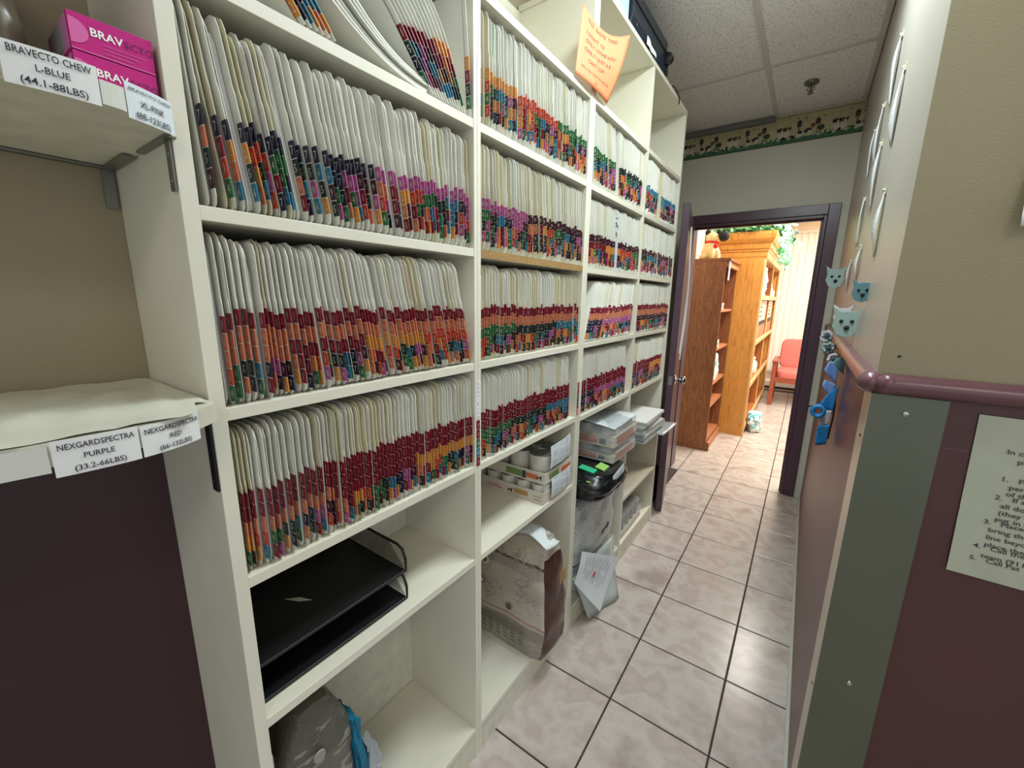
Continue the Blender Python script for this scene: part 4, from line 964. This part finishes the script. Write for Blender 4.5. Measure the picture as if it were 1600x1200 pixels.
def magenta(z, label, h=.036):
    t = thing('medicine_carton', label, 'carton', (-.32, -1.05, z), 'magenta medicine cartons'); x1 = -.272; y0, y1 = -1.088, -1.0175
    obj('carton', B(((-.372, y0, z), (x1, y1, z+h))), MAGENTA, t, bevel=.0006)
    m = MB(); text_into(m, 'BRAV', .0112, (x1+.0008, y0+.016, z+h*.50), (0, 1, 0), (0, 0, 1), 0, bold=.02); text_into(m, 'ECTO', .0100, (x1+.0008, y0+.0445, z+h*.50), (0, 1, 0), (0, 0, 1), 1)
    m.poly([(x1+.0007, y0, z+h*.5-.012), (x1+.0007, y0, z+h*.5+.012)]+[(x1+.0007, y0+.015*math.sin(PI*q/10), z+h*.5+.0125*math.cos(PI*q/10)) for q in range(1, 10)], 2)
    for r in range(3): m.box((x1+.0002, y0+.026, z+h*.34-r*.004), (x1+.0006, y0+.062-r*.006, z+h*.36-r*.004), 2)
    m.box((x1+.0002, y0, z), (x1+.0006, y1, z+.0012), 2)
    obj('carton_print', m, [WHITEP, mat('plum_print', '#5b0f4a', .5), MAGENTAL], t)
    m = MB(); m.box((-.365, y0-.0008, z+.002), (-.28, y0-.0001, z+h-.002), 0); m.box((-.345, y0-.0013, z+.006), (-.30, y0-.0009, z+h-.006), 1); obj('end_flap', m, [mat('pale_pink_flap', '#b777a0', .5), mat('grey_window', '#8d8b88', .5)], t)
magenta(1.6345, 'lower magenta medicine carton on the upper niche shelf', .040); magenta(1.6755, 'upper magenta medicine carton stacked on the other', .036)
t = thing('plastic_pack', 'dark pack in glossy clear plastic beside the magenta cartons', 'pack', (-.36, -1.2, 1.634))
m = MB(); sack(m, (-.40, -1.235, 1.634), .11, .12, .20, top=.92, bulge=.02, seed=41, wr=.0025, flat=8); obj('film', m, mat('dark_glossy_film', '#5a5142', .2, var=.1, vscale=30, bump=.5, bscale=25), t, smooth=True)

# ------------------------------------------------------------------ things on the corridor wall
pins = [(.691, 2.244, 2.048), (.42, 2.044, 1.857), (.91, 2.12, 1.925), (.72, 1.94, 1.737), (.337, 1.717, 1.549), (1.04, 1.827, 1.649), (1.12, 2.10, 1.93), (.80, 1.62, 1.50), (1.20, 1.60, 1.47)]
names = ['highest of the pinned slips', 'pinned nearest the corner, upper', 'second highest pinned slip', 'pinned under the second highest slip', 'lowest long slip, nearest the corner', 'pinned above the mint felt pair', 'thin dark-edged one furthest up the corridor', 'short one just above the felt faces', 'last and lowest one towards the door']
for (y, za, zb), nm in zip(pins, names):
    t = thing('paper_slip', 'curled pale blue-white paper slip on the corridor wall, %s' % nm, 'paper slip', (XW-.002, y, (za+zb)/2), 'curled slips on the corridor wall')
    m = MB(); H = za-zb; sd = y*13
    def fn(u, v, H=H, y=y, zb=zb, sd=sd):
        wdt = .016+.050*math.sin(PI*min(1, .06+v*.94))**.9
        return (XW-.003-.009*math.sin(PI*(v*.93+.03))*(.55+.45*math.cos(2.2*(u-.5)))-.003*math.sin(sd+v*7)*u, y+(u-.5)*wdt, zb+H*v+.004*math.sin(u*5+sd))
    m.grid(fn, 6, 14, 0); o = obj('slip', m, PAPERB, t, smooth=True); o.modifiers.new('t', 'SOLIDIFY').thickness = .0012
    m = MB(); m.lathe((XW-.006, y, za+.004), [(.004, .005), (.005, 0), (.003, -.003)], 8, axis='x'); m.box((XW-.003, y-.014, za-.008), (XW-.0008, y+.014, za+.012)); obj('tape_tab', m, mat('yellowed_tape', '#b9b79a', .3), t)
    m = MB()
    for r in range(5): m.poly([fn(.2, .35+r*.08), fn(.8, .35+r*.08), fn(.8, .37+r*.08), fn(.2, .37+r*.08)]); 
    m.v = [(a-.0015, b, c) for a, b, c in m.v]; obj('print_lines', m, INKG, t)
def felt_face(x, y, z, s, label, mt, rot=12):
    """animal face of felt standing out from the wall, turned towards the camera end"""
    t = thing('felt_face', label, 'felt ornament', (x, y, z)); a = math.radians(rot); ux = v3((math.cos(a), -math.sin(a), 0)); ny = v3((-math.sin(a), -math.cos(a), 0)); o = v3((x, y, z))
    P_ = lambda p, q, d=0: tuple(o+ux*(p*s)+v3((0, 0, q*s))+ny*d)
    m = MB(); pts = [(0, -10), (5, -8), (7, -2), (6, 4), (9, 13), (3.5, 8), (0, 8.5), (-3.5, 8), (-9, 12), (-7, 4), (-8, -2), (-5, -8)]
    m.prism([P_(p, q) for p, q in pts], ny*.006); obj('felt', m, mt, t, bevel=.001)
    m = MB()
    for p, q, r in ((-3, 1.5, 1.2), (3, 1.5, 1.2), (.5, -3, 1.7)): m.ball(P_(p, q, .007), r*s, 8, 6)
    obj('eyes_and_nose', m, BLACKF, t, smooth=True)
    m = MB(); m.tube([P_(4, 0, -.001), (XW-.001, y+.02, z)], .0015, 6); obj('pin', m, ZINC, t)
felt_face(.512, .50, 1.355, .0046, 'largest mint felt animal face with dark eyes, just above the chair rail', MINT)
felt_face(.505, .62, 1.375, .0032, 'grey felt animal face tucked behind the largest mint one', GREYF)
felt_face(.524, .32, 1.452, .0030, 'mint felt face pinned alone higher up, nearest the corner', CLOTHT)
felt_face(.500, 1.55, 1.545, .0052, 'pale green felt face furthest along the corridor wall', MINT)
for i, (x, y, z, s, mt, lb) in enumerate(((.493, 1.25, 1.262, .030, GREYF, 'grey ribbon rosette furthest from the corner, at the rail'), (.497, 1.0, 1.228, .028, MINT, 'mint and dark ribbon rosette in the middle, at the rail'), (.510, .80, 1.205, .024, GREYF, 'small pale rosette hanging lowest, above the ribbons'))):
    t = thing('ribbon_rosette', lb, 'rosette', (x, y, z)); m = MB(); rr = random.Random(i)
    for k in range(13):
        a = 2*PI*k/13; rad = s*(.65+.4*rr.random()); m.ball((x+rad*.75*math.cos(a), y-.008*rr.random(), z+rad*.8*math.sin(a)), (s*.26, .008, s*.26), 8, 5)
    obj('ruffle', m, mt, t, smooth=True); m = MB(); m.ball((x, y-.012, z), (s*.34, .007, s*.34), 10, 6); m.ball((x+s*.4, y-.01, z-s*.5), (s*.25, .006, s*.25), 8, 5); obj('centre', m, DARKT, t, smooth=True)
    m = MB(); m.tube([(x, y, z), (XW-.0015, y+.02, z)], .0015, 6); obj('pin', m, ZINC, t)
def cloth(name, t, pts, mt, th=.002, wave=.004):
    c0, c1, c2, c3 = [v3(p) for p in pts]
    m = MB(); m.grid(lambda u, v: tuple(c0*(1-u)*(1-v)+c1*u*(1-v)+c2*u*v+c3*(1-u)*v+v3((0, -wave*math.sin(u*5+v*4), 0))), 8, 8, 0); o = obj(name, m, mt, t, smooth=True); q = o.modifiers.new('t', 'SOLIDIFY'); q.thickness = th; return o
t = thing('ribbon', 'aqua ribbon end folded under the rail, above the periwinkle bow', 'ribbon', (.52, .55, 1.2))
cloth('ribbon_end', t, [(.498, .55, 1.220), (.531, .56, 1.180), (.533, .58, 1.240), (.505, .57, 1.232)], CLOTHT)
t = thing('bow', 'periwinkle ribbon bow hanging on the maroon wall above the blue one', 'bow', (.50, .60, 1.15))
cloth('bow_loop', t, [(.478, .60, 1.185), (.520, .61, 1.135), (.518, .62, 1.215), (.492, .61, 1.215)], CLOTHL); cloth('bow_loop', t, [(.480, .59, 1.130), (.512, .60, 1.085), (.522, .61, 1.135), (.486, .60, 1.150)], CLOTHL)
t = thing('hanging_ribbon', 'bright blue ribbon with knot and dangling tail on the maroon wall', 'ribbon', (.50, .58, 1.0))
cloth('upper_fold', t, [(.482, .58, 1.065), (.522, .59, 1.035), (.529, .60, 1.135), (.500, .59, 1.100)], CLOTHB)
m = MB()
def tor(u, v):
    a, b = 2*PI*u, 2*PI*v; r = .016+.0075*math.cos(b); return (.480+r*math.cos(a), .57+.010*math.sin(b), 1.040+r*1.1*math.sin(a))
m.grid(tor, 20, 10, 0, True); obj('knot', m, CLOTHB, t, smooth=True)
cloth('pale_fold', t, [(.488, .578, .985), (.515, .585, .990), (.520, .59, 1.045), (.492, .58, 1.040)], GREYF)
cloth('tail', t, [(.488, .57, .915), (.520, .58, .920), (.520, .58, .995), (.487, .57, .985)], CLOTHB)
m = MB(); m.tube([(.470, .57, 1.055), (.455, .57, 1.056), (.440, .58, 1.035)], [.004, .003, .001], 6); m.tube([(.524, .595, 1.10), (.527, .60, 1.02), (.522, .585, .94)], .003, 6); obj('black_cord', m, BLACK, t, smooth=True)

# notice on the near wall
t = thing('wall_notice', 'printed instruction sheet taped to the maroon wall right of the guard', 'notice', (XW+.15, YC-.003, 1.06))
c0, c1 = v3((.689, YC-.0025, 1.222)), v3((.697, YC-.0025, .902)); ux = v3((1, 0, -.012)).normalized(); uz = (c0-c1).normalized()
m = MB(); m.grid(lambda u, v: tuple(c1+ux*(.216*u)+uz*(.32*v)+v3((0, -.0008-.0015*abs(math.sin(v*9))*(v < .45), 0))), 6, 24, 0); obj('sheet', m, PAPERG, t, smooth=True)
m = MB()
def ln(s, x, z, sz=.0125): text_into(m, s, sz, c0+ux*x-uz*z+v3((0, -.0032, 0)), ux, uz, 0, sx=1.12, bold=.012)
for s, x, z in (('In case of fire', .043, .066), ('please', .058, .082), ('1.   First', .043, .118), ('person out', .055, .132), ('of the', .053, .145), ('2.   If safe', .041, .155), ('all dogs', .050, .170), ('(they can', .049, .184), ('put in a', .047, .197), ('3.   Place', .034, .206), ('bring them', .042, .221), ('line beyond', .041, .236), ('place them', .041, .251), ('4.   Call the', .028, .258), ('team (911', .040, .275), ('5.   Call Pat', .026, .284)): ln(s, x, z)
c = obj('printed_text', m, mat('faded_ink', '#45463f', .6), t); c['kind'] = 'stuff'
m = MB(); m.box((c1.x+.002, YC-.0042, 1.0), (c1.x+.07, YC-.0034, 1.0012)); 
t = thing('pinned_sheet', 'white sheet pinned at the right edge of the olive wall', 'paper', (.70, YC, 1.62))
m = MB(); m.grid(lambda u, v: (.673+.15*u+.012*v*v, YC-.004-.03*(1-v)**2*(1-u*.5), 1.549-.003*u+.19*v), 8, 10, 0); o = obj('sheet', m, PAPER, t, smooth=True); o.modifiers.new('t', 'SOLIDIFY').thickness = .0008

# ------------------------------------------------------------------ front room beyond the door
FW = -.56
wfr = struct('wall_front_left', B(((FW-.12, YE+.12, 0), (FW, 6.6, 2.8))), ROOMW)
struct('wall_front_right', B(((1.72, YE+.12, 0), (1.84, 6.6, 2.8))), ROOMW)
YB = 6.6
struct('wall_front_far', B(((FW, YB, 0), (1.72, YB+.12, .30)), ((FW, YB, 2.42), (1.72, YB+.12, 2.8)), ((FW, YB, .30), (-.5, YB+.12, 2.42)), ((1.66, YB, .30), (1.72, YB+.12, 2.42))), ROOMW)
struct('ceiling_front', B(((FW-.12, YE+.121, 2.66), (1.84, YB+.12, 2.72))), mat('front_ceiling', '#d9d4c8', .8))
m = B(((-.5, YB+.03, .30), (1.66, YB+.09, .35)), ((-.5, YB+.03, 2.37), (1.66, YB+.09, 2.42)), ((-.5, YB+.03, .35), (-.45, YB+.09, 2.37)), ((1.61, YB+.03, .35), (1.66, YB+.09, 2.37)), ((.56, YB+.03, .35), (.60, YB+.09, 2.37)))
wi = struct('window_1', m, WHITEP)
struct('pane', B(((-.45, YB+.055, .35), (.56, YB+.06, 2.37))), mat('window_glass', '#ffffff', .02, trans=1), wi); struct('pane', B(((.60, YB+.055, .35), (1.61, YB+.06, 2.37))), MATS['window_glass'], wi)
# vertical blinds
BL = D.materials.new('blind_fabric'); tt, bb = nt(BL); bb.inputs['Base Color'].default_value = srgb('#ece5d6'); bb.inputs['Roughness'].default_value = .8
tr = tt.nodes.new('ShaderNodeBsdfTranslucent'); tr.inputs[0].default_value = srgb('#efe6d4'); mxs = tt.nodes.new('ShaderNodeMixShader'); mxs.inputs[0].default_value = .35
tt.links.new(bb.outputs[0], mxs.inputs[1]); tt.links.new(tr.outputs[0], mxs.inputs[2]); tt.links.new(mxs.outputs[0], tt.nodes['Material Output'].inputs[0])
t = thing('vertical_blinds', 'cream vertical blinds covering the front room window', 'blinds', (.6, 6.5, 2.42))
obj('head_rail', B(((-.54, 6.47, 2.415), (1.70, 6.56, 2.46))), ROOMW, t)
obj('valance', B(((-.55, 6.44, 2.46), (1.71, 6.585, 2.60))), mat('valance_peach', '#dfc9ae', .6), t)
sl = MB(); sl.grid(lambda u, v: ((u-.5)*.089, .006*math.sin(PI*u), v*2.08), 6, 1, 0); sme = sl.mesh('slat', BL, smooth=True)
for i in range(27):
    o = D.objects.new('slat', sme); C.objects.link(o); o.parent = t; o.location = (-.50+i*.082-.6, 6.50-6.5, .335-2.42); o.rotation_euler = (0, 0, math.radians(24+R.uniform(-2, 2)))
# heater
t = thing('baseboard_heater', 'long white baseboard heater under the blinds', 'heater', (.5, 6.5, 0))
m = MB(); m.prism([(-.50, 6.595, .03), (-.50, 6.53, .03), (-.50, 6.52, .06), (-.50, 6.52, .16), (-.50, 6.545, .19), (-.50, 6.595, .19)][::-1], (2.1, 0, 0)); obj('cover', m, HEATER, t); obj('fin_slot', B(((-.48, 6.515, .05), (1.58, 6.5195, .085))), BLACK, t); obj('feet', B(((-.4, 6.54, 0), (-.36, 6.59, .03)), ((1.4, 6.54, 0), (1.44, 6.59, .03))), HEATER, t)
tag(obj('tan_carton', B(((.40, 6.15, 0), (.72, 6.40, .20))), KRAFT, loc=(.56, 6.27, 0), bevel=.004), 'tan carton on the floor behind the salmon chair', 'carton')
# brown bookcase
t = thing('bookcase', 'dark brown laminate bookcase with a plush dog on top', 'bookcase', (-.35, 2.93, 0))
bx0, bx1, by0, by1, bz = -.55, -.205, 2.93, 3.62, 1.768
obj('side_panel', B(((bx0, by0, 0), (bx1-.03, by0+.02, bz))), BROWN, t); obj('side_panel', B(((bx0, by1-.02, 0), (bx1-.03, by1, bz))), BROWN, t)
m = MB(); m.prism([(bx1-.03, by0, .0), (bx1, by0, 0), (bx1, by0, .075), (bx1-.03, by0, .095)], (0, .02, 0)); obj('foot', m, BROWN, t)
obj('top', B(((bx0, by0-.003, bz), (bx1+.006, by1+.003, bz+.022))), BROWN, t, bevel=.002); obj('top_rail', B(((bx1-.04, by0+.02, bz-.05), (bx1-.012, by1-.02, bz))), BROWNF, t)
obj('back_panel', B(((bx0, by0+.02, .08), (bx0+.006, by1-.02, bz))), mat('dark_back', '#3a2119', .6), t)
for z in (.10, .44, .66, .985, 1.34): obj('shelf', B(((bx0+.006, by0+.02, z-.022), (bx1-.035, by1-.02, z))), BROWNF, t, bevel=.001)
obj('kick_board', B(((bx1-.03, by0+.02, 0), (bx1-.012, by1-.02, .078))), BROWNF, t)
# items in the brown bookcase
tag(obj('hanging_card', B(((bx1-.011, 2.955, 1.60), (bx1-.006, 3.02, 1.765))), mat('lilac_card', '#c9c6dd', .6), loc=(bx1, 3, 1.6)), 'white and lilac card hanging from the top of the brown bookcase', 'card')
for i, (y, z, h) in enumerate(((2.99, 1.341, .10), (3.00, .986, .14), (3.09, .986, .07), (3.12, 1.341, .06))):
    m = MB(); m.box((bx1-.13, y, z), (bx1-.05, y+.07, z+h), 0); m.box((bx1-.0498, y+.01, z+h*.3), (bx1-.0492, y+.06, z+h*.6), 1)
    tag(obj('small_carton', m, [PAPER, INKG], loc=(bx1-.1, y, z), bevel=.001), ('white carton on the top inner shelf of the brown bookcase', 'tall white carton on the second shelf of the brown bookcase', 'low white carton on the second shelf of the brown bookcase', 'flat white carton at the back of the top inner shelf')[i], 'carton')
m = MB(); sack(m, (bx1-.12, 3.10, .661), .085, .11, .27, n=24, top=.3, bulge=.15, seed=51, wr=.006, flat=2.6)
tag(obj('treat_bag', m, noise_mix('aqua_white_print', ['#dfe9ea', '#e6eeee', '#5bb3bd'], 14, rough=.3, stops=[.3, .5, .6]), loc=(bx1-.12, 3.1, .66), smooth=True), 'rounded white and aqua bag on the third shelf of the brown bookcase', 'bag')
# oak hutch
t = thing('hutch', 'tall golden oak hutch with crown moulding beside the brown bookcase', 'cabinet', (-.25, 3.65, 0))
ox0, ox1, oy0, oy1, oz = -.55, -.012, 3.648, 6.12, 1.99
obj('side_panel', B(((ox0, oy0, 0), (ox1, oy0+.025, oz))), OAK, t); obj('side_panel', B(((ox0, oy1-.025, 0), (ox1, oy1, oz))), OAK, t)
obj('stile', B(((ox1, oy0, 0), (ox1+.02, oy0+.05, oz-.16))), OAKL, t, bevel=.002); obj('stile', B(((ox1, oy1-.05, 0), (ox1+.02, oy1, oz-.16))), OAKL, t, bevel=.002)
obj('divider', B(((ox0+.01, 4.97, .09), (ox1-.004, 4.99, oz-.16))), OAKD, t); obj('stile', B(((ox1-.003, 4.965, .09), (ox1+.006, 4.995, oz-.16))), OAKL, t, bevel=.002)
obj('back_panel', B(((ox0, oy0+.025, .05), (ox0+.008, oy1-.025, oz))), OAKD, t)
for z in (.10, .56, 1.015, 1.48): obj('shelf', B(((ox0+.008, oy0+.025, z-.03), (ox1-.001, oy1-.025, z))), OAKD, t); obj('shelf_rail', B(((ox1, oy0+.05, z-.045), (ox1+.018, oy1-.05, z+.004))), OAKL, t, bevel=.002)
obj('kick_board', B(((ox1-.03, oy0+.03, 0), (ox1-.006, oy1-.03, .055))), OAK, t)
m = MB()
lv = [(.0, 1.84), (.006, 1.86), (.006, 1.90), (.014, 1.905), (.014, 1.925), (.024, 1.93), (.028, 1.975), (.044, 1.99), (.060, 2.02), (.066, 2.06), (.066, 2.085)]
for (a, z0), (b, z1) in zip(lv, lv[1:]):
    q = [(ox1+.02+a, oy0-a, z0), (ox1+.02+a, oy1+a, z0), (ox1+.02+b, oy1+b, z1), (ox1+.02+b, oy0-b, z1)]; m.poly(q)
    m.poly([(ox0, oy0-a, z0), (ox1+.02+a, oy0-a, z0), (ox1+.02+b, oy0-b, z1), (ox0, oy0-b, z1)]); m.poly([(ox1+.02+a, oy1+a, z0), (ox0, oy1+a, z0), (ox0, oy1+b, z1), (ox1+.02+b, oy1+b, z1)])
a = .066; m.m = [0 if k % 3 == 0 else 1 for k in range(len(m.m))]; m.poly([(ox0, oy0-a, 2.085), (ox1+.02+a, oy0-a, 2.085), (ox1+.02+a, oy1+a, 2.085), (ox0, oy1+a, 2.085)]); m.poly([(ox0, oy0, 1.84), (ox0, oy1, 1.84), (ox1+.02, oy1, 1.84), (ox1+.02, oy0, 1.84)])
obj('crown_moulding', m, [OAKL, OAK], t)
m = MB()
for i in range(16): m.box((ox0+.05+i*.033, oy0-.022, 1.93), (ox0+.066+i*.033, oy0-.012, 1.948))
for i in range(68): m.box((ox1+.036, oy0+.02+i*.035, 1.93), (ox1+.045, oy0+.036+i*.035, 1.948))
o = obj('dentil_blocks', m, OAKD, t); o['kind'] = 'stuff'
# items in the hutch
def hutch_item(nm, y0, y1, z, h, mt, lab, cat, x1=-.06, dp=.12, bev=.003): return tag(obj(nm, B(((x1-dp, y0, z), (x1, y1, z+h))), mt, loc=(x1, y0, z), bevel=bev), lab, cat)
def bottle(x, y, z, h, r, mt, lab, cap=PAPER):
    t = thing('bottle', lab, 'bottle', (x, y, z)); m = MB(); m.lathe((x, y, z), [(r*.9, 0), (r, .006), (r, h*.62), (r*.8, h*.72), (r*.4, h*.80), (r*.38, h*.88)], 16); obj('body', m, mt, t, smooth=True)
    m = MB(); m.lathe((x, y, z+h*.86), [(r*.5, 0), (r*.5, h*.13), (r*.4, h*.14)], 14); obj('cap', m, cap, t, smooth=True)
LIL = noise_mix('lilac_white_print', ['#eceaf0', '#e4e2ee', '#7d6fb5'], 16, rough=.5, stops=[.3, .52, .62])
m = MB(); sack(m, (-.075, 4.25, 1.481), .055, .24, .30, n=24, top=.5, bulge=.1, seed=61, wr=.01, flat=3); tag(obj('treat_bag', m, LIL, loc=(-.1, 3.9, 1.48), smooth=True), 'white and lilac bag on the top shelf of the oak hutch', 'bag')
bottle(-.065, 5.25, 1.481, .24, .05, PAPER, 'white bottle in the middle of the top hutch shelf'); bottle(-.06, 5.75, 1.481, .12, .05, PAPER, 'low white jar at the far end of the top hutch shelf')
POST = [mat('pale_pink_print', '#d9b9b0', .5), INK, ORANGP]
for k, (y0, y1, lb) in enumerate(((3.85, 4.90, 'pink and dark banded cartons in the left bay of the second hutch shelf'), (5.08, 5.9, 'pink and dark banded cartons in the right bay of the second hutch shelf'))):
    m = MB(); m.box((-.17, y0, 1.0165), (-.02, y1, 1.15), 2); m.box((-.16, y0+.01, 1.151), (-.025, y1-.02, 1.20), 1); m.box((-.16, y0, 1.201), (-.025, y1-.02, 1.43), 0)
    for i in range(3): m.box((-.0245, y0+.2, 1.25+i*.05), (-.0235, y0+.5, 1.262+i*.05), 1)
    tag(obj('carton_display', m, POST, loc=(-.1, y0, 1.016), bevel=.002), lb, 'carton')
bottle(-.065, 4.55, .561, .20, .05, PAPER, 'white bottle with round top on the third hutch shelf'); bottle(-.065, 4.10, .561, .24, .045, HEATER, 'tall pale bottle nearest the door on the third hutch shelf')
m = MB(); sack(m, (.078, 4.02, .0015), .058, .16, .20, n=26, top=.5, bulge=.12, seed=71, wr=.014, flat=2.8, lean=(-.01, 0)); tag(obj('treat_bag', m, MATS['aqua_white_print'], loc=(.04, 4, 0), smooth=True), 'white and aqua bag on the floor against the oak hutch', 'bag')
# plush dog (a toy) on the bookcase, back towards the corridor
t = thing('plush_dog', 'cream plush toy dog with black ears and red collar on brown bookcase', 'plush toy', (-.43, 3.2, 1.79))
cx, cy, cz = -.425, 3.20, 1.7905
def remeshed(name, parts, mt, vox=.008):
    m = MB()
    for c, r in parts: m.ball((cx+c[0], cy+c[1], cz+c[2]), r, 20, 14)
    o = obj(name, m, mt, t, smooth=True, ang=180); q = o.modifiers.new('r', 'REMESH'); q.mode = 'VOXEL'; q.voxel_size = vox; q.use_smooth_shade = True; return o
remeshed('body', [((0, 0, .075), (.080, .075, .075)), ((0, 0, .13), (.062, .055, .06)), ((-.045, -.03, .035), (.045, .05, .035)), ((.055, -.02, .035), (.042, .055, .035)), ((.075, -.055, .05), (.022, .024, .05)), ((.03, -.07, .05), (.022, .024, .05)),
                  ((.01, 0, .21), (.062, .055, .052)), ((.055, -.01, .20), (.042, .036, .032))], CREAMP)
m = MB(); 
for q in ((-.035, -.01, .258), (.058, -.01, .250)): m.ball((cx+q[0], cy+q[1], cz+q[2]), (.026, .018, .028), 14, 10)
obj('ears', m, BLACKF, t, smooth=True, label='small round black ears')
m = MB(); m.ball((cx+.105, cy-.02, cz+.215), (.050, .042, .046), 16, 12); obj('muzzle', m, BLACKF, t, smooth=True, label='large black muzzle')
m = MB(); m.grid(lambda u, v: (cx+.005+(.056+.010*math.cos(2*PI*v))*math.cos(2*PI*u), cy+(.050+.010*math.cos(2*PI*v))*math.sin(2*PI*u), cz+.163+.009*math.sin(2*PI*v)+.008*math.cos(2*PI*u+2)), 22, 8, 0, True); obj('collar', m, REDF, t, smooth=True)
m = MB(); m.ball((cx+.055, cy-.075, cz+.125), (.022, .012, .024), 12, 8); obj('heart_tag', m, REDF, t, smooth=True)
# ivy on top of the hutch
t = thing('ivy_garland', 'trailing green silk ivy garland along the top of the oak hutch', 'garland', (-.2, 4.5, 2.086))
rr = random.Random(9); vine = []
for i in range(60): s = i/59; vine.append(v3((-.45+.30*s if s < .35 else .03+.08*math.sin((s-.35)*9)*0+.02, 3.68+.05*math.sin(s*20) if s < .35 else 3.68+(s-.35)*3.2, 2.115+.02*math.sin(s*25))))
for i, p in enumerate(vine):
    if i/59 < .35: p.x = -.45+.50*(i/59/.35)
m = MB(); m.tube(vine, .005, 6); m.tube([(.03, 4.6, 2.1), (.11, 4.65, 2.06), (.13, 4.7, 1.9), (.12, 4.72, 1.78)], .004, 6); obj('stem', m, LEAFD, t, smooth=True)
lf = MB(); ld = MB()
def leaf(mb, c, s, n):
    n = v3(n).normalized(); a = n.orthogonal().normalized(); a.rotate(Matrix.Rotation(rr.uniform(0, 6.28), 3, n)); b = n.cross(a)
    pts = [(0, -1), (.5, -.75), (.9, -.1), (.55, .1), (.45, .6), (0, 1.1), (-.45, .6), (-.55, .1), (-.9, -.1), (-.5, -.75)]
    k = len(mb.v); mb.v.append(tuple(c+n*s*.18))
    for p, q in pts: mb.v.append(tuple(c+a*p*s+b*q*s))
    for i in range(10): mb.f.append((k, k+1+i, k+1+(i+1) % 10)); mb.m.append(0)
for i in range(420):
    p = rr.choice(vine[:34] if i % 3 else vine); d = v3((rr.gauss(0, .05), rr.gauss(0, .07), abs(rr.gauss(0, .05))))
    leaf(lf if rr.random() < .8 else ld, p+d, rr.uniform(.022, .040), (rr.gauss(.3, .6), rr.gauss(-.8, .5), rr.gauss(.4, .5)))
for i in range(150):
    s = rr.random(); c = v3((.06+.07*rr.random()+.02*s, 4.1+rr.uniform(-.4, .8), 2.17-.36*s*s+rr.gauss(0, .03))); leaf(lf, c, rr.uniform(.025, .042), (rr.gauss(.5, .5), rr.gauss(-.8, .5), rr.gauss(.3, .5)))
o = obj('leaves', lf, LEAF, t); o['kind'] = 'stuff'; o = obj('dark_leaves', ld, LEAFD, t); o['kind'] = 'stuff'
m = MB(); m.lathe((-.16, 3.76, 2.10), [(.01, 0), (.045, .02), (.05, .05), (.035, .08), (.02, .11), (.01, .12)], 16); tag(obj('silk_pear', m, YELLOW, loc=(-.16, 3.76, 2.1), smooth=True), 'yellow-green artificial pear among the ivy on the hutch', 'fruit')
# salmon chair
t = thing('armchair', 'salmon upholstered waiting chair with reddish wooden frame and arms', 'chair', (.40, 5.7, 0))
x0, x1, y0, y1 = .10, .68, 5.45, 6.02
for x in (x0, x1-.05):
    obj('leg', B(((x, y0, 0), (x+.05, y0+.05, .60))), CHAIRW, t, bevel=.004)
    m = MB(); m.obox((x+.025, y1-.01, .30), (.022, 0, 0), (0, .025, 0), (0, -.02, .30)); obj('leg', m, CHAIRW, t, bevel=.004)
    obj('armrest', B(((x-.006, y0-.02, .60), (x+.056, y1, .63))), CHAIRW, t, bevel=.008)
    obj('side_rail', B(((x+.01, y0+.05, .30), (x+.035, y1-.03, .36))), CHAIRW, t, bevel=.003)
obj('front_rail', B(((x0+.05, y0+.02, .32), (x1-.05, y0+.045, .39))), CHAIRW, t, bevel=.003)
m = MB()
def cushion(m, a, b, r=.03, n=10):
    a, b = v3(a), v3(b); c = (a+b)/2; h = (b-a)/2
    def fn(u, v):
        al, be = 2*PI*u, PI*(v-.5); e = .35; f = lambda q: math.copysign(abs(q)**e, q)
        return (c.x+h.x*f(math.cos(be))*f(math.cos(al)), c.y+h.y*f(math.cos(be))*f(math.sin(al)), c.z+h.z*f(math.sin(be)))
    m.grid(fn, 40, 20, 0, True)
cushion(m, (x0+.055, y0+.0, .37), (x1-.055, y1-.05, .50)); obj('seat', m, PINK, t, smooth=True, ang=80)
m = MB(); k = MB(); cushion(k, (-.235, -.045, 0), (.235, .045, .42)); m.merge(k.v, k.f, k.m, Matrix.Translation(((x0+x1)/2, y1-.09, .48)) @ Matrix.Rotation(math.radians(-9), 4, 'X')); obj('backrest', m, PINK, t, smooth=True, ang=80)
bpy.context.view_layer.update()
